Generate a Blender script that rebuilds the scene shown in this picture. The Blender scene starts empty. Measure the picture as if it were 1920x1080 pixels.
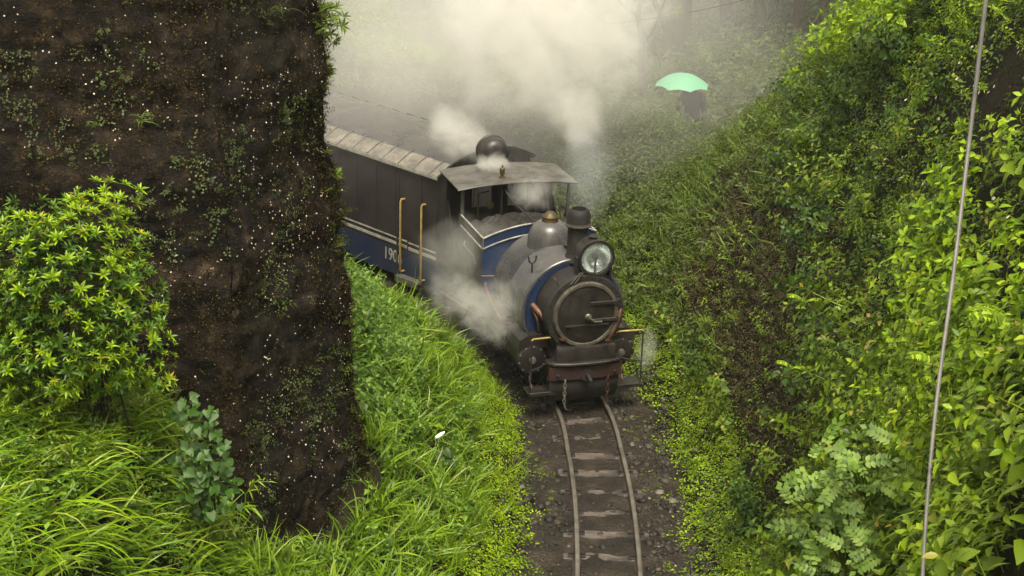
import bpy, bmesh, math, random
import numpy as np
from mathutils import Matrix, Vector

R = math.radians
rng = np.random.default_rng(7)
random.seed(7)
scene = bpy.context.scene
COL = scene.collection

# ------------------------------------------------------------------ camera
CAM_H, PITCH, ROLL, FPX = 8.457, 20.0, 2.0, 2980.0
cam_data = bpy.data.cameras.new('camera')
cam = bpy.data.objects.new('camera', cam_data); COL.objects.link(cam)
cam_data.sensor_width = 36.0
cam_data.lens = 36.0 * FPX / 1920.0
cam_data.clip_start = 0.1; cam_data.clip_end = 600
cam.matrix_world = Matrix.Translation((0, 0, CAM_H)) @ Matrix.Rotation(R(90 - PITCH), 4, 'X') @ Matrix.Rotation(R(ROLL), 4, 'Z')
scene.camera = cam

# ------------------------------------------------------------------ overcast sky
SUN_EL, SUN_AZ = 66.0, 178.0           # azimuth from +Y (away from the camera), negative = left
world = bpy.data.worlds.new('World'); scene.world = world
world.use_nodes = True
wn, wl = world.node_tree.nodes, world.node_tree.links
wn.clear()
w_out = wn.new('ShaderNodeOutputWorld'); w_bg = wn.new('ShaderNodeBackground')
w_sky = wn.new('ShaderNodeTexSky'); w_sky.sky_type = 'NISHITA'; w_sky.sun_disc = False
w_sky.sun_elevation = R(SUN_EL); w_sky.sun_rotation = R(SUN_AZ)
w_sky.air_density = 1.0; w_sky.dust_density = 6.0; w_sky.ozone_density = 1.0
w_hs = wn.new('ShaderNodeHueSaturation'); w_hs.inputs['Saturation'].default_value = 0.25
w_mx = wn.new('ShaderNodeMix'); w_mx.data_type = 'RGBA'; w_mx.blend_type = 'MULTIPLY'
w_mx.inputs[0].default_value = 1.0
w_mx.inputs[7].default_value = (1.0, 0.95, 0.79, 1)
wl.new(w_sky.outputs[0], w_hs.inputs['Color']); wl.new(w_hs.outputs[0], w_mx.inputs[6])
wl.new(w_mx.outputs[2], w_bg.inputs['Color']); w_bg.inputs['Strength'].default_value = 0.15
wl.new(w_bg.outputs[0], w_out.inputs['Surface'])

sun_d = bpy.data.lights.new('sun', 'SUN'); sun_d.energy = 1.5; sun_d.angle = R(20); sun_d.color = (1.0, 0.94, 0.80)
sun = bpy.data.objects.new('sun', sun_d); COL.objects.link(sun)
az, el = R(SUN_AZ), R(SUN_EL)
to_sun = Vector((math.sin(az) * math.cos(el), math.cos(az) * math.cos(el), math.sin(el)))
sun.rotation_euler = to_sun.to_track_quat('Z', 'Y').to_euler()

scene.view_settings.view_transform = 'Standard'; scene.view_settings.look = 'None'
scene.view_settings.exposure = 1.12; scene.view_settings.gamma = 1.0
scene.render.engine = 'CYCLES'
cy = scene.cycles
cy.use_denoising = True
cy.max_bounces = 8; cy.diffuse_bounces = 3; cy.glossy_bounces = 3; cy.transmission_bounces = 5
cy.transparent_max_bounces = 12; cy.volume_bounces = 3
cy.volume_step_rate = 1.0; cy.volume_max_steps = 128
cy.sample_clamp_indirect = 6.0

# ------------------------------------------------------------------ maths helpers
_t = R(PITCH); _c, _s = math.cos(_t), math.sin(_t); _r = R(ROLL)
def project(P):
    """photo pixel (1920x1080) of world points; used only to skip plants far outside the view"""
    P = np.asarray(P, float); x, y, z = P[..., 0], P[..., 1], P[..., 2] - CAM_H
    d = np.maximum(y * _c - z * _s, 0.01); u = FPX * x / d; v = FPX * (-y * _s - z * _c) / d
    return 960 + u * math.cos(_r) - v * math.sin(_r), 540 + u * math.sin(_r) + v * math.cos(_r), d
def in_view(P, m=160):
    u, v, d = project(P)
    return (u > -m) & (u < 1920 + m) & (v > -m) & (v < 1080 + m) & (d > 1.5)
def sm(a, b, x):
    t = np.clip((np.asarray(x, float) - a) / (b - a), 0, 1); return t * t * (3 - 2 * t)
def _hash(ix, iy, seed):
    n = (ix.astype(np.int64) * 374761393 + iy.astype(np.int64) * 668265263 + seed * 1442695041) & 0x7fffffff
    n = ((n ^ (n >> 13)) * 1274126177) & 0x7fffffff
    return ((n ^ (n >> 16)) & 0xffff) / 65535.0
def vnoise(x, y, seed=0):
    x, y = np.asarray(x, float), np.asarray(y, float)
    ix, iy = np.floor(x), np.floor(y); fx, fy = x - ix, y - iy
    fx, fy = fx * fx * (3 - 2 * fx), fy * fy * (3 - 2 * fy)
    a, b = _hash(ix, iy, seed), _hash(ix + 1, iy, seed); c, d = _hash(ix, iy + 1, seed), _hash(ix + 1, iy + 1, seed)
    return (a + (b - a) * fx) * (1 - fy) + (c + (d - c) * fx) * fy
def fbm(x, y, seed=0, oct=4):
    s, a, t = 0.0, 0.5, 0.0
    for o in range(oct):
        s = s + a * vnoise(np.asarray(x) * 2 ** o, np.asarray(y) * 2 ** o, seed + o * 17); t += a; a *= 0.5
    return s / t
def unit(v): v = np.asarray(v, float); return v / np.maximum(np.linalg.norm(v, axis=-1, keepdims=True), 1e-9)

# ------------------------------------------------------------------ track path and ground shape
CTRL = np.array([(-2.2, 0.0), (-0.9, 4.0), (0.15, 8.0), (0.75, 11.0), (1.05, 13.5), (1.12, 15.5), (1.07, 17.2), (0.92, 18.7),
                 (0.35, 20.6), (-0.55, 22.4), (-1.9, 24.3), (-3.7, 26.1), (-6.0, 27.6), (-9.0, 28.6), (-13.0, 29.0)])
def catmull(P, n=24):
    out = []
    P = np.vstack([2 * P[0] - P[1], P, 2 * P[-1] - P[-2]])
    for i in range(1, len(P) - 2):
        for t in np.linspace(0, 1, n, endpoint=False):
            a, b, c, d = P[i - 1], P[i], P[i + 1], P[i + 2]
            out.append(0.5 * (2 * b + (c - a) * t + (2 * a - 5 * b + 4 * c - d) * t * t + (3 * b - a - 3 * c + d) * t ** 3))
    out.append(P[-2]); return np.array(out)
PATH = catmull(CTRL)
PT = unit(np.gradient(PATH, axis=0)); PN = np.stack([PT[:, 1], -PT[:, 0]], 1)      # PN points to the right of the track
PS = np.concatenate([[0], np.cumsum(np.linalg.norm(np.diff(PATH, axis=0), axis=1))])
def track_frame(x, y):
    x, y = np.ravel(x), np.ravel(y); d = np.empty(len(x)); q = np.empty(len(x))
    for i in range(0, len(x), 20000):
        p = np.stack([x[i:i + 20000], y[i:i + 20000]], 1)
        D = ((p[:, None, :] - PATH[None]) ** 2).sum(2); k = D.argmin(1)
        v = p - PATH[k]; d[i:i + 20000] = np.sign((v * PN[k]).sum(1)) * np.sqrt(D[np.arange(len(k)), k]); q[i:i + 20000] = PATH[k, 1] + (PATH[k, 0] < -6) * (-PATH[k, 0] - 6) * 0.8
    return d, q
def ground(x, y):
    x = np.asarray(x, float); y = np.asarray(y, float); sh = x.shape
    x, y = x.ravel(), y.ravel()
    d, q = track_frame(x, y)
    # right bank of the cutting
    zc = np.interp(q, [0, 6, 10, 14, 17, 18.6, 20, 21.3, 22.5, 24.5, 27, 29], [8.2, 7.8, 7.2, 6.5, 5.9, 5.2, 4.35, 3.2, 2.1, 1.8, 2.0, 2.6])
    dc = np.interp(q, [0, 8, 11, 14, 17, 19, 20.5, 22, 24, 27], [3.5, 3.4, 3.35, 3.3, 3.3, 3.6, 4.1, 4.7, 4.3, 4.0])
    da, za = 1.6, 0.5
    t = np.clip((d - da) / (dc - da), 0, 1)
    zr = np.where(d < da, za * sm(0.9, da, d) * 0.999, za + (zc - za) * (0.55 * t + 0.45 * np.sin(t * math.pi / 2)))
    bg = 0.65 + 0.10 * np.clip(y - 28.5, 0, 9) + 0.34 * np.clip(y - 37.5, 0, 14) + 0.32 * np.clip(x - 3.2, 0, 12) * sm(24, 30, y) + 0.15 * np.clip(-x - 1, 0, 12) * sm(27, 33, y)
    behind_far = zc + (bg - zc) * sm(0.0, 1.5, d - dc)
    behind_near = zc + 0.16 * np.clip(d - dc, 0, 15)
    w = sm(18.5, 21.5, q)
    zr = np.where(d > dc, behind_near * (1 - w) + behind_far * w, zr)
    # left bank
    near = np.interp(-d, [0.85, 1.2, 1.7, 2.2, 2.8, 3.25, 3.9, 4.8, 9, 30], [0.0, 0.3, 0.68, 0.85, 1.0, 1.35, 2.75, 3.1, 3.4, 4.5])
    mid = np.interp(-d, [0.85, 1.2, 1.7, 2.3, 3.0, 4.0, 8, 30], [0.0, 0.35, 0.8, 1.3, 1.75, 2.2, 2.8, 4.0])
    far = np.interp(-d, [0.95, 1.3, 2.0, 3.0, 5.0, 9, 30], [0.0, 0.15, 0.5, 1.1, 1.8, 2.4, 3.5])
    a = sm(12.6, 14.2, q); b = sm(18.5, 21.5, q)
    zl = (near * (1 - a) + mid * a) * (1 - b) + far * b
    z = np.where(d > 0.85, zr, np.where(d < -0.85, zl, 0.0))
    off = sm(0.95, 2.0, np.abs(d))
    z = z + off * ((fbm(x * 1.1, y * 1.1, 3) - 0.5) * 0.55 + (fbm(x * 4, y * 4, 9, 3) - 0.5) * 0.16) + (fbm(x * 3, y * 3, 5, 3) - 0.5) * 0.05
    return z.reshape(sh)
def ground_normal(x, y, e=0.06):
    gx = (ground(x + e, y) - ground(x - e, y)) / (2 * e); gy = (ground(x, y + e) - ground(x, y - e)) / (2 * e)
    return unit(np.stack([-gx, -gy, np.ones_like(gx)], -1))

# ------------------------------------------------------------------ object helpers
def tag(o, label=None, cat=None, group=None, kind=None):
    if label: o['label'] = label
    if cat: o['category'] = cat
    if group: o['group'] = group
    if kind: o['kind'] = kind
    return o
def empty(name, loc=(0, 0, 0), rz=0.0):
    o = bpy.data.objects.new(name, None); COL.objects.link(o); o.location = loc; o.rotation_euler = (0, 0, rz)
    o.empty_display_size = 0.2; return o
def tri_mesh(name, V, F, smooth=False):
    V = np.ascontiguousarray(V, np.float32); F = np.ascontiguousarray(F, np.int32); m = bpy.data.meshes.new(name)
    m.vertices.add(len(V)); m.vertices.foreach_set('co', V.ravel())
    m.loops.add(F.size); m.loops.foreach_set('vertex_index', F.ravel())
    m.polygons.add(len(F)); m.polygons.foreach_set('loop_start', np.arange(0, F.size, F.shape[1], dtype=np.int32))
    if smooth: m.polygons.foreach_set('use_smooth', np.ones(len(F), bool))
    m.update(calc_edges=True); m.validate(); return m
def link(name, mesh, mat=None, parent=None):
    o = bpy.data.objects.new(name, mesh); COL.objects.link(o)
    for mm in (mat if isinstance(mat, (list, tuple)) else [mat] if mat else []): mesh.materials.append(mm)
    if parent is not None: o.parent = parent
    return o
def np_obj(name, V, F, mat, parent=None, smooth=False):
    return link(name, tri_mesh(name, V, F, smooth), mat, parent)

class MB:
    """collects boxes, lathes, tubes and plates, then links them as one mesh"""
    def __init__(s): s.v = []; s.f = []
    def add(s, V, F):
        n = len(s.v); s.v += [tuple(map(float, p)) for p in V]; s.f += [tuple(i + n for i in f) for f in F]; return s
    def box(s, x0, x1, y0, y1, z0, z1):
        return s.add([(x, y, z) for x in (x0, x1) for y in (y0, y1) for z in (z0, z1)],
                     [(0, 1, 3, 2), (4, 6, 7, 5), (0, 4, 5, 1), (2, 3, 7, 6), (0, 2, 6, 4), (1, 5, 7, 3)])
    def lathe(s, prof, o=(0, 0, 0), ax=(0, 0, 1), n=24, a0=0.0, a1=2 * math.pi, cap=True):
        ax = Vector(ax).normalized(); u = ax.orthogonal().normalized()
        if abs(ax.y) > 0.9: u = Vector((1, 0, 0))
        w = ax.cross(u); o = Vector(o); full = abs(a1 - a0 - 2 * math.pi) < 1e-6; m = n if full else n + 1
        V = []
        for r, h in prof:
            for k in range(m):
                a = a0 + (a1 - a0) * k / n; V.append(o + ax * h + (u * math.cos(a) + w * math.sin(a)) * r)
        F = []
        for i in range(len(prof) - 1):
            for k in range(n):
                k2 = (k + 1) % m; F.append((i * m + k, i * m + k2, (i + 1) * m + k2, (i + 1) * m + k))
        if cap:
            F.append(tuple(range(m))[::-1]); F.append(tuple(range((len(prof) - 1) * m, len(prof) * m)))
        return s.add(V, F)
    def tube(s, pts, r, n=8, closed=False):
        pts = [Vector(p) for p in pts]; V = []; F = []; m = len(pts); u = None
        rr = r if isinstance(r, (list, tuple)) else [r] * m
        for i, p in enumerate(pts):
            t = (pts[min(i + 1, m - 1)] - pts[max(i - 1, 0)]) if not closed else (pts[(i + 1) % m] - pts[i - 1])
            t.normalize()
            u = (t.orthogonal() if u is None else u - t * u.dot(t)).normalized(); w = t.cross(u)
            V += [p + (u * math.cos(2 * math.pi * k / n) + w * math.sin(2 * math.pi * k / n)) * rr[i] for k in range(n)]
        for i in range(m if closed else m - 1):
            j = (i + 1) % m
            F += [(i * n + k, i * n + (k + 1) % n, j * n + (k + 1) % n, j * n + k) for k in range(n)]
        if not closed: F += [tuple(range(n))[::-1], tuple(range((m - 1) * n, m * n))]
        return s.add(V, F)
    def sheet(s, rows, th=0.0, nrm=(0, 0, -1)):
        """grid of points (rows of equal length), given a thickness along nrm"""
        m = len(rows[0]); V = [Vector(p) for r in rows for p in r]; k = len(V); nv = Vector(nrm) * th
        F = [(i * m + j, i * m + j + 1, (i + 1) * m + j + 1, (i + 1) * m + j) for i in range(len(rows) - 1) for j in range(m - 1)]
        if th:
            F += [tuple(k + a for a in f[::-1]) for f in F]; V += [p + nv for p in V[:k]]
            rim = list(range(m)) + [i * m + m - 1 for i in range(1, len(rows))] + [(len(rows) - 1) * m + j for j in range(m - 2, -1, -1)] + [i * m for i in range(len(rows) - 2, 0, -1)]
            F += [(a, b, k + b, k + a) for a, b in zip(rim, rim[1:] + rim[:1])]
        return s.add(V, F)
    def build(s, name, mat, parent=None, smooth=False, bevel=0.0, seg=1, angle=40):
        me = bpy.data.meshes.new(name); me.from_pydata(s.v, [], s.f)
        bm = bmesh.new(); bm.from_mesh(me); bmesh.ops.recalc_face_normals(bm, faces=bm.faces)
        if bevel:
            es = [e for e in bm.edges if len(e.link_faces) == 2 and e.calc_face_angle(0) > R(35)]
            bmesh.ops.bevel(bm, geom=es, offset=bevel, segments=seg, affect='EDGES', profile=0.5)
        bm.to_mesh(me); bm.free()
        if smooth:
            me.polygons.foreach_set('use_smooth', [True] * len(me.polygons))
            try: me.set_sharp_from_angle(angle=R(angle))
            except Exception: pass
        me.update()
        return link(name, me, mat, parent)

# ------------------------------------------------------------------ material helpers
class NT:
    def __init__(s, name, vol=False):
        s.m = bpy.data.materials.new(name); s.m.use_nodes = True; s.t = s.m.node_tree; s.n = s.t.nodes; s.l = s.t.links; s.n.clear()
        s.out = s.n.new('ShaderNodeOutputMaterial')
    def new(s, typ, **kw):
        nd = s.n.new(typ)
        for k, v in kw.items(): setattr(nd, k, v)
        return nd
    def put(s, sock, v):
        if hasattr(v, 'is_linked') or isinstance(v, bpy.types.NodeSocket): s.l.new(v, sock)
        elif isinstance(v, (tuple, list)) and len(v) == 3 and sock.type == 'RGBA': sock.default_value = (*v, 1)
        else: sock.default_value = v
    def coord(s, kind='Object'): return s.new('ShaderNodeTexCoord').outputs[kind]
    def mapping(s, vec, scale=(1, 1, 1), loc=(0, 0, 0), rot=(0, 0, 0)):
        m = s.new('ShaderNodeMapping'); s.l.new(vec, m.inputs[0]); m.inputs['Scale'].default_value = scale; m.inputs['Location'].default_value = loc; m.inputs['Rotation'].default_value = rot; return m.outputs[0]
    def noise(s, vec, scale, detail=4, rough=0.55, dist=0.0, out='Fac'):
        n = s.new('ShaderNodeTexNoise'); s.l.new(vec, n.inputs['Vector']); n.inputs['Scale'].default_value = scale; n.inputs['Detail'].default_value = detail
        n.inputs['Roughness'].default_value = rough; n.inputs['Distortion'].default_value = dist; return n.outputs[out]
    def ramp(s, fac, stops, interp='LINEAR'):
        r = s.new('ShaderNodeValToRGB'); s.l.new(fac, r.inputs[0]); e = r.color_ramp; e.interpolation = interp
        while len(e.elements) < len(stops): e.elements.new(0.5)
        for el_, (p, c) in zip(e.elements, stops):
            el_.position = p; el_.color = (*c, 1) if isinstance(c, (tuple, list)) else (c, c, c, 1)
        return r.outputs[0]
    def mix(s, fac, a, b, blend='MIX'):
        m = s.new('ShaderNodeMix', data_type='RGBA', blend_type=blend); s.put(m.inputs[0], fac); s.put(m.inputs[6], a); s.put(m.inputs[7], b); return m.outputs[2]
    def math(s, op, a, b=0.5, clamp=False):
        m = s.new('ShaderNodeMath', operation=op, use_clamp=clamp); s.put(m.inputs[0], a); s.put(m.inputs[1], b); return m.outputs[0]
    def island(s): return s.new('ShaderNodeNewGeometry').outputs['Random Per Island']
    def bump(s, h, strength=0.4, dist=0.02):
        b = s.new('ShaderNodeBump'); s.l.new(h, b.inputs['Height']); b.inputs['Strength'].default_value = strength; b.inputs['Distance'].default_value = dist; return b.outputs[0]
    def bsdf(s, color, rough=0.6, metal=0.0, spec=0.5, normal=None, **kw):
        p = s.new('ShaderNodeBsdfPrincipled'); s.put(p.inputs['Base Color'], color); s.put(p.inputs['Roughness'], rough); s.put(p.inputs['Metallic'], metal)
        s.put(p.inputs['Specular IOR Level'], spec)
        if normal is not None: s.l.new(normal, p.inputs['Normal'])
        for k, v in kw.items(): s.put(p.inputs[k], v)
        return p.outputs[0]
    def done(s, sh): s.l.new(sh, s.out.inputs['Surface']); return s.m

def leaf_mat(name, stops, trans=0.3, rough=0.45, patch=None, spec=0.28):
    stops = [(p_, tuple(c_ * k_ for c_ in col_)) for (p_, col_), k_ in zip(stops, [0.55] + [1.0] * (len(stops) - 2) + [1.15])]; t = NT(name); col = t.ramp(t.island(), stops)  # ramp ends spread so dark leaves pass for shade, bright ones for light
    co = t.coord('Object')
    n = t.noise(co, 0.9, 3); col = t.mix(t.ramp(n, [(0.35, 0.0), (0.7, 0.45)]), col, patch if patch else tuple(min(1, c * 1.25) for c in stops[len(stops) // 2][1]))
    b = t.bsdf(col, rough, 0, spec)
    tr = t.new('ShaderNodeBsdfTranslucent'); t.put(tr.inputs[0], t.mix(0.5, col, (0.30, 0.42, 0.03), 'MIX') if trans > 0.2 else col)
    mx = t.new('ShaderNodeMixShader'); mx.inputs[0].default_value = trans; t.l.new(b, mx.inputs[1]); t.l.new(tr.outputs[0], mx.inputs[2])
    return t.done(mx.outputs[0])
def paint_mat(name, col, rough=0.4, dirt=(0.03, 0.025, 0.02), amt=0.6, scale=3.0, metal=0.0, bump=0.15, spec=0.5):
    t = NT(name); co = t.coord('Object')
    n1 = t.noise(co, scale, 6, 0.65, 0.4); n2 = t.noise(t.mapping(co, (6, 6, 1.2)), scale, 4, 0.6)
    f = t.math('MULTIPLY', t.ramp(n1, [(0.38, 0.0), (0.68, 1.0)]), amt)
    c = t.mix(f, col, dirt); c = t.mix(t.math('MULTIPLY', t.ramp(n2, [(0.5, 0.0), (0.75, 1.0)]), amt * 0.6), c, tuple(x * 1.5 + 0.012 for x in dirt))
    ro = t.ramp(n1, [(0.3, rough * 0.8), (0.7, min(1, rough * 1.6))])
    return t.done(t.bsdf(c, ro, metal, spec, t.bump(t.noise(co, scale * 9, 5), bump, 0.01)))

M = {}
M['black'] = paint_mat('sooty_black_metal', (0.010, 0.009, 0.009), 0.38, (0.028, 0.021, 0.016), 0.75, 4)
M['soot'] = paint_mat('matt_soot', (0.008, 0.007, 0.007), 0.7, (0.024, 0.018, 0.014), 0.65, 4)
M['blue'] = paint_mat('blue_paint', (0.010, 0.030, 0.095), 0.36, (0.018, 0.02, 0.03), 0.75, 2.5)
M['navy'] = paint_mat('grimy_navy_paint', (0.007, 0.017, 0.05), 0.42, (0.016, 0.016, 0.02), 0.8, 2.5)
M['tank'] = paint_mat('wet_tank_paint_grey_sheen', (0.055, 0.056, 0.060), 0.24, (0.075, 0.066, 0.058), 0.8, 2.5, bump=0.1)  # dark wet paint; base grey lifted to carry the sky sheen
M['red'] = paint_mat('rusty_red_paint', (0.045, 0.013, 0.009), 0.55, (0.013, 0.009, 0.008), 0.95, 5)
M['yellow'] = paint_mat('yellow_paint', (0.36, 0.25, 0.06), 0.5, (0.12, 0.085, 0.04), 0.7, 8)
M['white'] = paint_mat('worn_white_line', (0.34, 0.325, 0.28), 0.5, (0.10, 0.088, 0.075), 0.8, 7)
M['copper'] = paint_mat('rusted_copper_pipe', (0.15, 0.068, 0.04), 0.45, (0.045, 0.026, 0.018), 0.8, 9, metal=0.3)
M['ring'] = paint_mat('chalky_worn_steel', (0.095, 0.083, 0.060), 0.6, (0.02, 0.016, 0.012), 0.9, 8)
M['steel'] = paint_mat('bare_steel', (0.30, 0.28, 0.25), 0.35, (0.10, 0.08, 0.06), 0.6, 8, metal=0.7)
M['coal'] = paint_mat('coal', (0.009, 0.008, 0.007), 0.6, (0.03, 0.021, 0.016), 0.6, 14, bump=0.5)
M['cabroof'] = paint_mat('grey_cab_roof', (0.085, 0.080, 0.068), 0.34, (0.024, 0.020, 0.017), 0.9, 4)
M['bronze'] = paint_mat('dull_brass', (0.10, 0.07, 0.03), 0.45, (0.03, 0.025, 0.016), 0.6, 8, metal=0.6)

def lens_mat():
    t = NT('headlight_glass')
    return t.done(t.bsdf((0.85, 0.92, 0.90), 0.06, 0.0, 0.5, None, **{'Transmission Weight': 0.92, 'IOR': 1.15}))
M['lens'] = lens_mat()
M['reflector'] = NT('silvered_reflector'); M['reflector'] = M['reflector'].done(M['reflector'].bsdf((0.75, 0.78, 0.75), 0.25, 0.9))

# ================================================================== THE SETTING
def ground_mat():
    t = NT('dark_mossy_soil'); co = t.coord('Object')
    n = t.noise(co, 1.3, 6, 0.6); n2 = t.noise(co, 9, 5, 0.65)
    c = t.ramp(n, [(0.3, (0.006, 0.0045, 0.003)), (0.5, (0.014, 0.010, 0.005)), (0.62, (0.012, 0.015, 0.004)), (0.75, (0.026, 0.017, 0.009))])
    c = t.mix(t.ramp(n2, [(0.4, 0.0), (0.7, 0.7)]), c, (0.014, 0.014, 0.005))
    return t.done(t.bsdf(c, 0.9, 0, 0.2, t.bump(n2, 0.8, 0.05)))
xs = np.concatenate([np.linspace(-160, -20, 15), np.linspace(-18, -5.2, 30), np.arange(-5, 6.5, 0.15), np.linspace(6.7, 18, 30), np.linspace(20, 160, 15)])
ys = np.concatenate([np.linspace(-60, -4, 8), np.linspace(-2, 6.8, 30), np.arange(7, 31, 0.15), np.linspace(31.2, 48, 70), np.linspace(49, 220, 25)])
GX, GY = np.meshgrid(xs, ys)
GZ = ground(GX, np.clip(GY, -5, 60))
nx, ny = len(xs), len(ys)
ii, jj = np.meshgrid(np.arange(nx - 1), np.arange(ny - 1)); a_ = (jj * nx + ii).ravel()
ground_o = np_obj('ground', np.stack([GX, GY, GZ], -1).reshape(-1, 3), np.stack([a_, a_ + 1, a_ + nx + 1, a_ + nx], 1), ground_mat(), smooth=True)
tag(ground_o, 'mossy soil banks of the railway cutting', kind='structure')

def mud_mat():
    t = NT('wet_muddy_ballast'); co = t.coord('Object')
    n = t.noise(co, 2.2, 6, 0.6); n2 = t.noise(co, 22, 5, 0.7); v = t.new('ShaderNodeTexVoronoi'); t.l.new(co, v.inputs['Vector']); v.inputs['Scale'].default_value = 26
    c = t.ramp(n, [(0.3, (0.011, 0.008, 0.0055)), (0.5, (0.030, 0.0225, 0.0155)), (0.66, (0.060, 0.046, 0.032)), (0.8, (0.028, 0.030, 0.008))])
    c = t.mix(0.6, c, t.ramp(n2, [(0.3, 0.25), (0.7, 0.95)]), 'MULTIPLY')
    h = t.math('ADD', n2, t.math('MULTIPLY', v.outputs['Distance'], -0.6))
    return t.done(t.bsdf(c, t.ramp(n, [(0.35, 0.85), (0.6, 0.5)]), 0, 0.3, t.bump(h, 0.9, 0.04)))
sel = (PATH[:, 1] > -4) & (PS < PS[-1] - 1)
k_idx = np.where(sel)[0]
offs = np.linspace(-1.18, 1.18, 41)
s_f = np.arange(PS[k_idx[0]], PS[k_idx[-1]], 0.07)
def path_at(s):
    p = np.stack([np.interp(s, PS, PATH[:, 0]), np.interp(s, PS, PATH[:, 1])], -1); n = unit(np.stack([np.interp(s, PS, PN[:, 0]), np.interp(s, PS, PN[:, 1])], -1)); return p, n
pp, nn = path_at(s_f)
BX = pp[:, None, 0] + nn[:, None, 0] * offs; BY = pp[:, None, 1] + nn[:, None, 1] * offs
edge = sm(0.75, 1.18, np.abs(offs))[None]
BZ = ground(BX, BY) + 0.035 * (1 - edge * 1.6) + (fbm(BX * 9, BY * 9, 21, 3) - 0.5) * 0.06 * (np.abs(offs)[None] > 0.36)
BZ = np.where(np.abs(offs)[None] < 0.30, 0.033 + (fbm(BX * 5, BY * 5, 33, 3) - 0.5) * 0.06, BZ)
nb, mb_ = BX.shape
ii, jj = np.meshgrid(np.arange(mb_ - 1), np.arange(nb - 1)); a_ = (jj * mb_ + ii).ravel()
bed = np_obj('trackbed', np.stack([BX, BY, BZ], -1).reshape(-1, 3), np.stack([a_, a_ + 1, a_ + mb_ + 1, a_ + mb_], 1), mud_mat(), smooth=True)
tag(bed, 'wet muddy trackbed between the grassy banks', kind='structure')

# rails and sleepers
def rail_mat():
    t = NT('worn_rail_steel'); co = t.coord('Object'); n = t.noise(co, 6, 5)
    g = t.new('ShaderNodeNewGeometry'); sx = t.new('ShaderNodeSeparateXYZ'); t.l.new(g.outputs['Normal'], sx.inputs[0])
    top = t.ramp(sx.outputs[2], [(0.8, 0.0), (0.95, 1.0)])
    c = t.mix(top, t.ramp(n, [(0.3, (0.035, 0.024, 0.017)), (0.7, (0.075, 0.050, 0.034))]), t.ramp(n, [(0.3, (0.14, 0.125, 0.105)), (0.7, (0.28, 0.25, 0.215))]))  # polished top; its colour also raised in place of sky sheen
    return t.done(t.bsdf(c, t.mix(top, (0.75, 0.75, 0.75), (0.34, 0.34, 0.34)), t.math('MULTIPLY', top, 0.6), 0.5, t.bump(n, 0.15, 0.004)))
M['rail'] = rail_mat()
track = empty('railway_track', (PATH[0][0], PATH[0][1], 0)); tag(track, 'narrow gauge railway track curving left under the locomotive', kind='structure')
bpy.context.view_layer.update()
prof = [(-0.026, 0.119), (-0.021, 0.125), (0.021, 0.125), (0.026, 0.119), (0.026, 0.095), (0.009, 0.085), (0.009, 0.045), (0.05, 0.034), (0.05, 0.026), (-0.05, 0.026), (-0.05, 0.034), (-0.009, 0.045), (-0.009, 0.085), (-0.026, 0.095)]
pr = np.array(prof); s_r = np.arange(PS[k_idx[0]], PS[k_idx[-1]], 0.15); pp, nn = path_at(s_r)
TO = Vector((PATH[0][0], PATH[0][1], 0))
for side in (-1, 1):
    V = np.zeros((len(s_r), len(pr), 3)); off = side * 0.325 + pr[:, 0]
    V[:, :, 0] = pp[:, None, 0] + nn[:, None, 0] * off - TO.x; V[:, :, 1] = pp[:, None, 1] + nn[:, None, 1] * off - TO.y; V[:, :, 2] = pr[:, 1]
    m_ = len(pr); ii, jj = np.meshgrid(np.arange(m_), np.arange(len(s_r) - 1)); i2 = (ii + 1) % m_
    F = np.stack([jj * m_ + ii, jj * m_ + i2, (jj + 1) * m_ + i2, (jj + 1) * m_ + ii], -1).reshape(-1, 4)
    np_obj('rail', V.reshape(-1, 3), F, M['rail'], track)
def sleeper_mat():
    t = NT('wet_weathered_sleeper'); co = t.coord('Object'); n = t.noise(t.mapping(co, (1.5, 14, 6)), 3, 5, 0.6); n2 = t.noise(co, 7, 4)
    c = t.ramp(n, [(0.25, (0.03, 0.024, 0.020)), (0.55, (0.12, 0.098, 0.084)), (0.8, (0.25, 0.215, 0.19))])  # pale stops raised to put the sky sheen into the wood colour
    c = t.mix(t.ramp(n2, [(0.45, 0.0), (0.62, 0.85)]), c, (0.015, 0.011, 0.008))
    return t.done(t.bsdf(c, t.ramp(n2, [(0.3, 0.25), (0.6, 0.6)]), 0, 0.5, t.bump(n, 0.4, 0.01)))
M['sleeper'] = sleeper_mat()
def sleeper_mesh(seed):
    r_ = random.Random(seed); b = MB(); n = 8
    rows = []
    for j, (yy, zz) in enumerate([(-0.095, -0.05), (-0.088, 0.034), (-0.03, 0.043), (0.03, 0.041), (0.088, 0.030), (0.095, -0.05)]):
        rows.append([(-0.47 + 0.94 * i / n, yy + r_.uniform(-0.012, 0.012), zz + (r_.uniform(-0.008, 0.006) if j not in (0, 5) else 0)) for i in range(n + 1)])
    b.sheet(rows); b.add([rows[j][0] for j in range(6)], [tuple(range(6))]); b.add([rows[j][n] for j in range(6)], [tuple(range(6))])
    o = b.build('sleeper', M['sleeper'], track, smooth=True, angle=30); return o
def spike_mesh():
    b = MB(); b.box(-0.03, 0.03, -0.05, 0.05, 0.034, 0.052); b.box(-0.018, 0.02, -0.016, 0.016, 0.05, 0.075)
    return b.build('rail_clip', M['soot'], track, bevel=0.004)
protos = [sleeper_mesh(i) for i in range(4)]; clip0 = spike_mesh()
first_clip = True
s14 = float(np.interp(14.9, PATH[:, 1], PS)); nsl = 0
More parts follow.
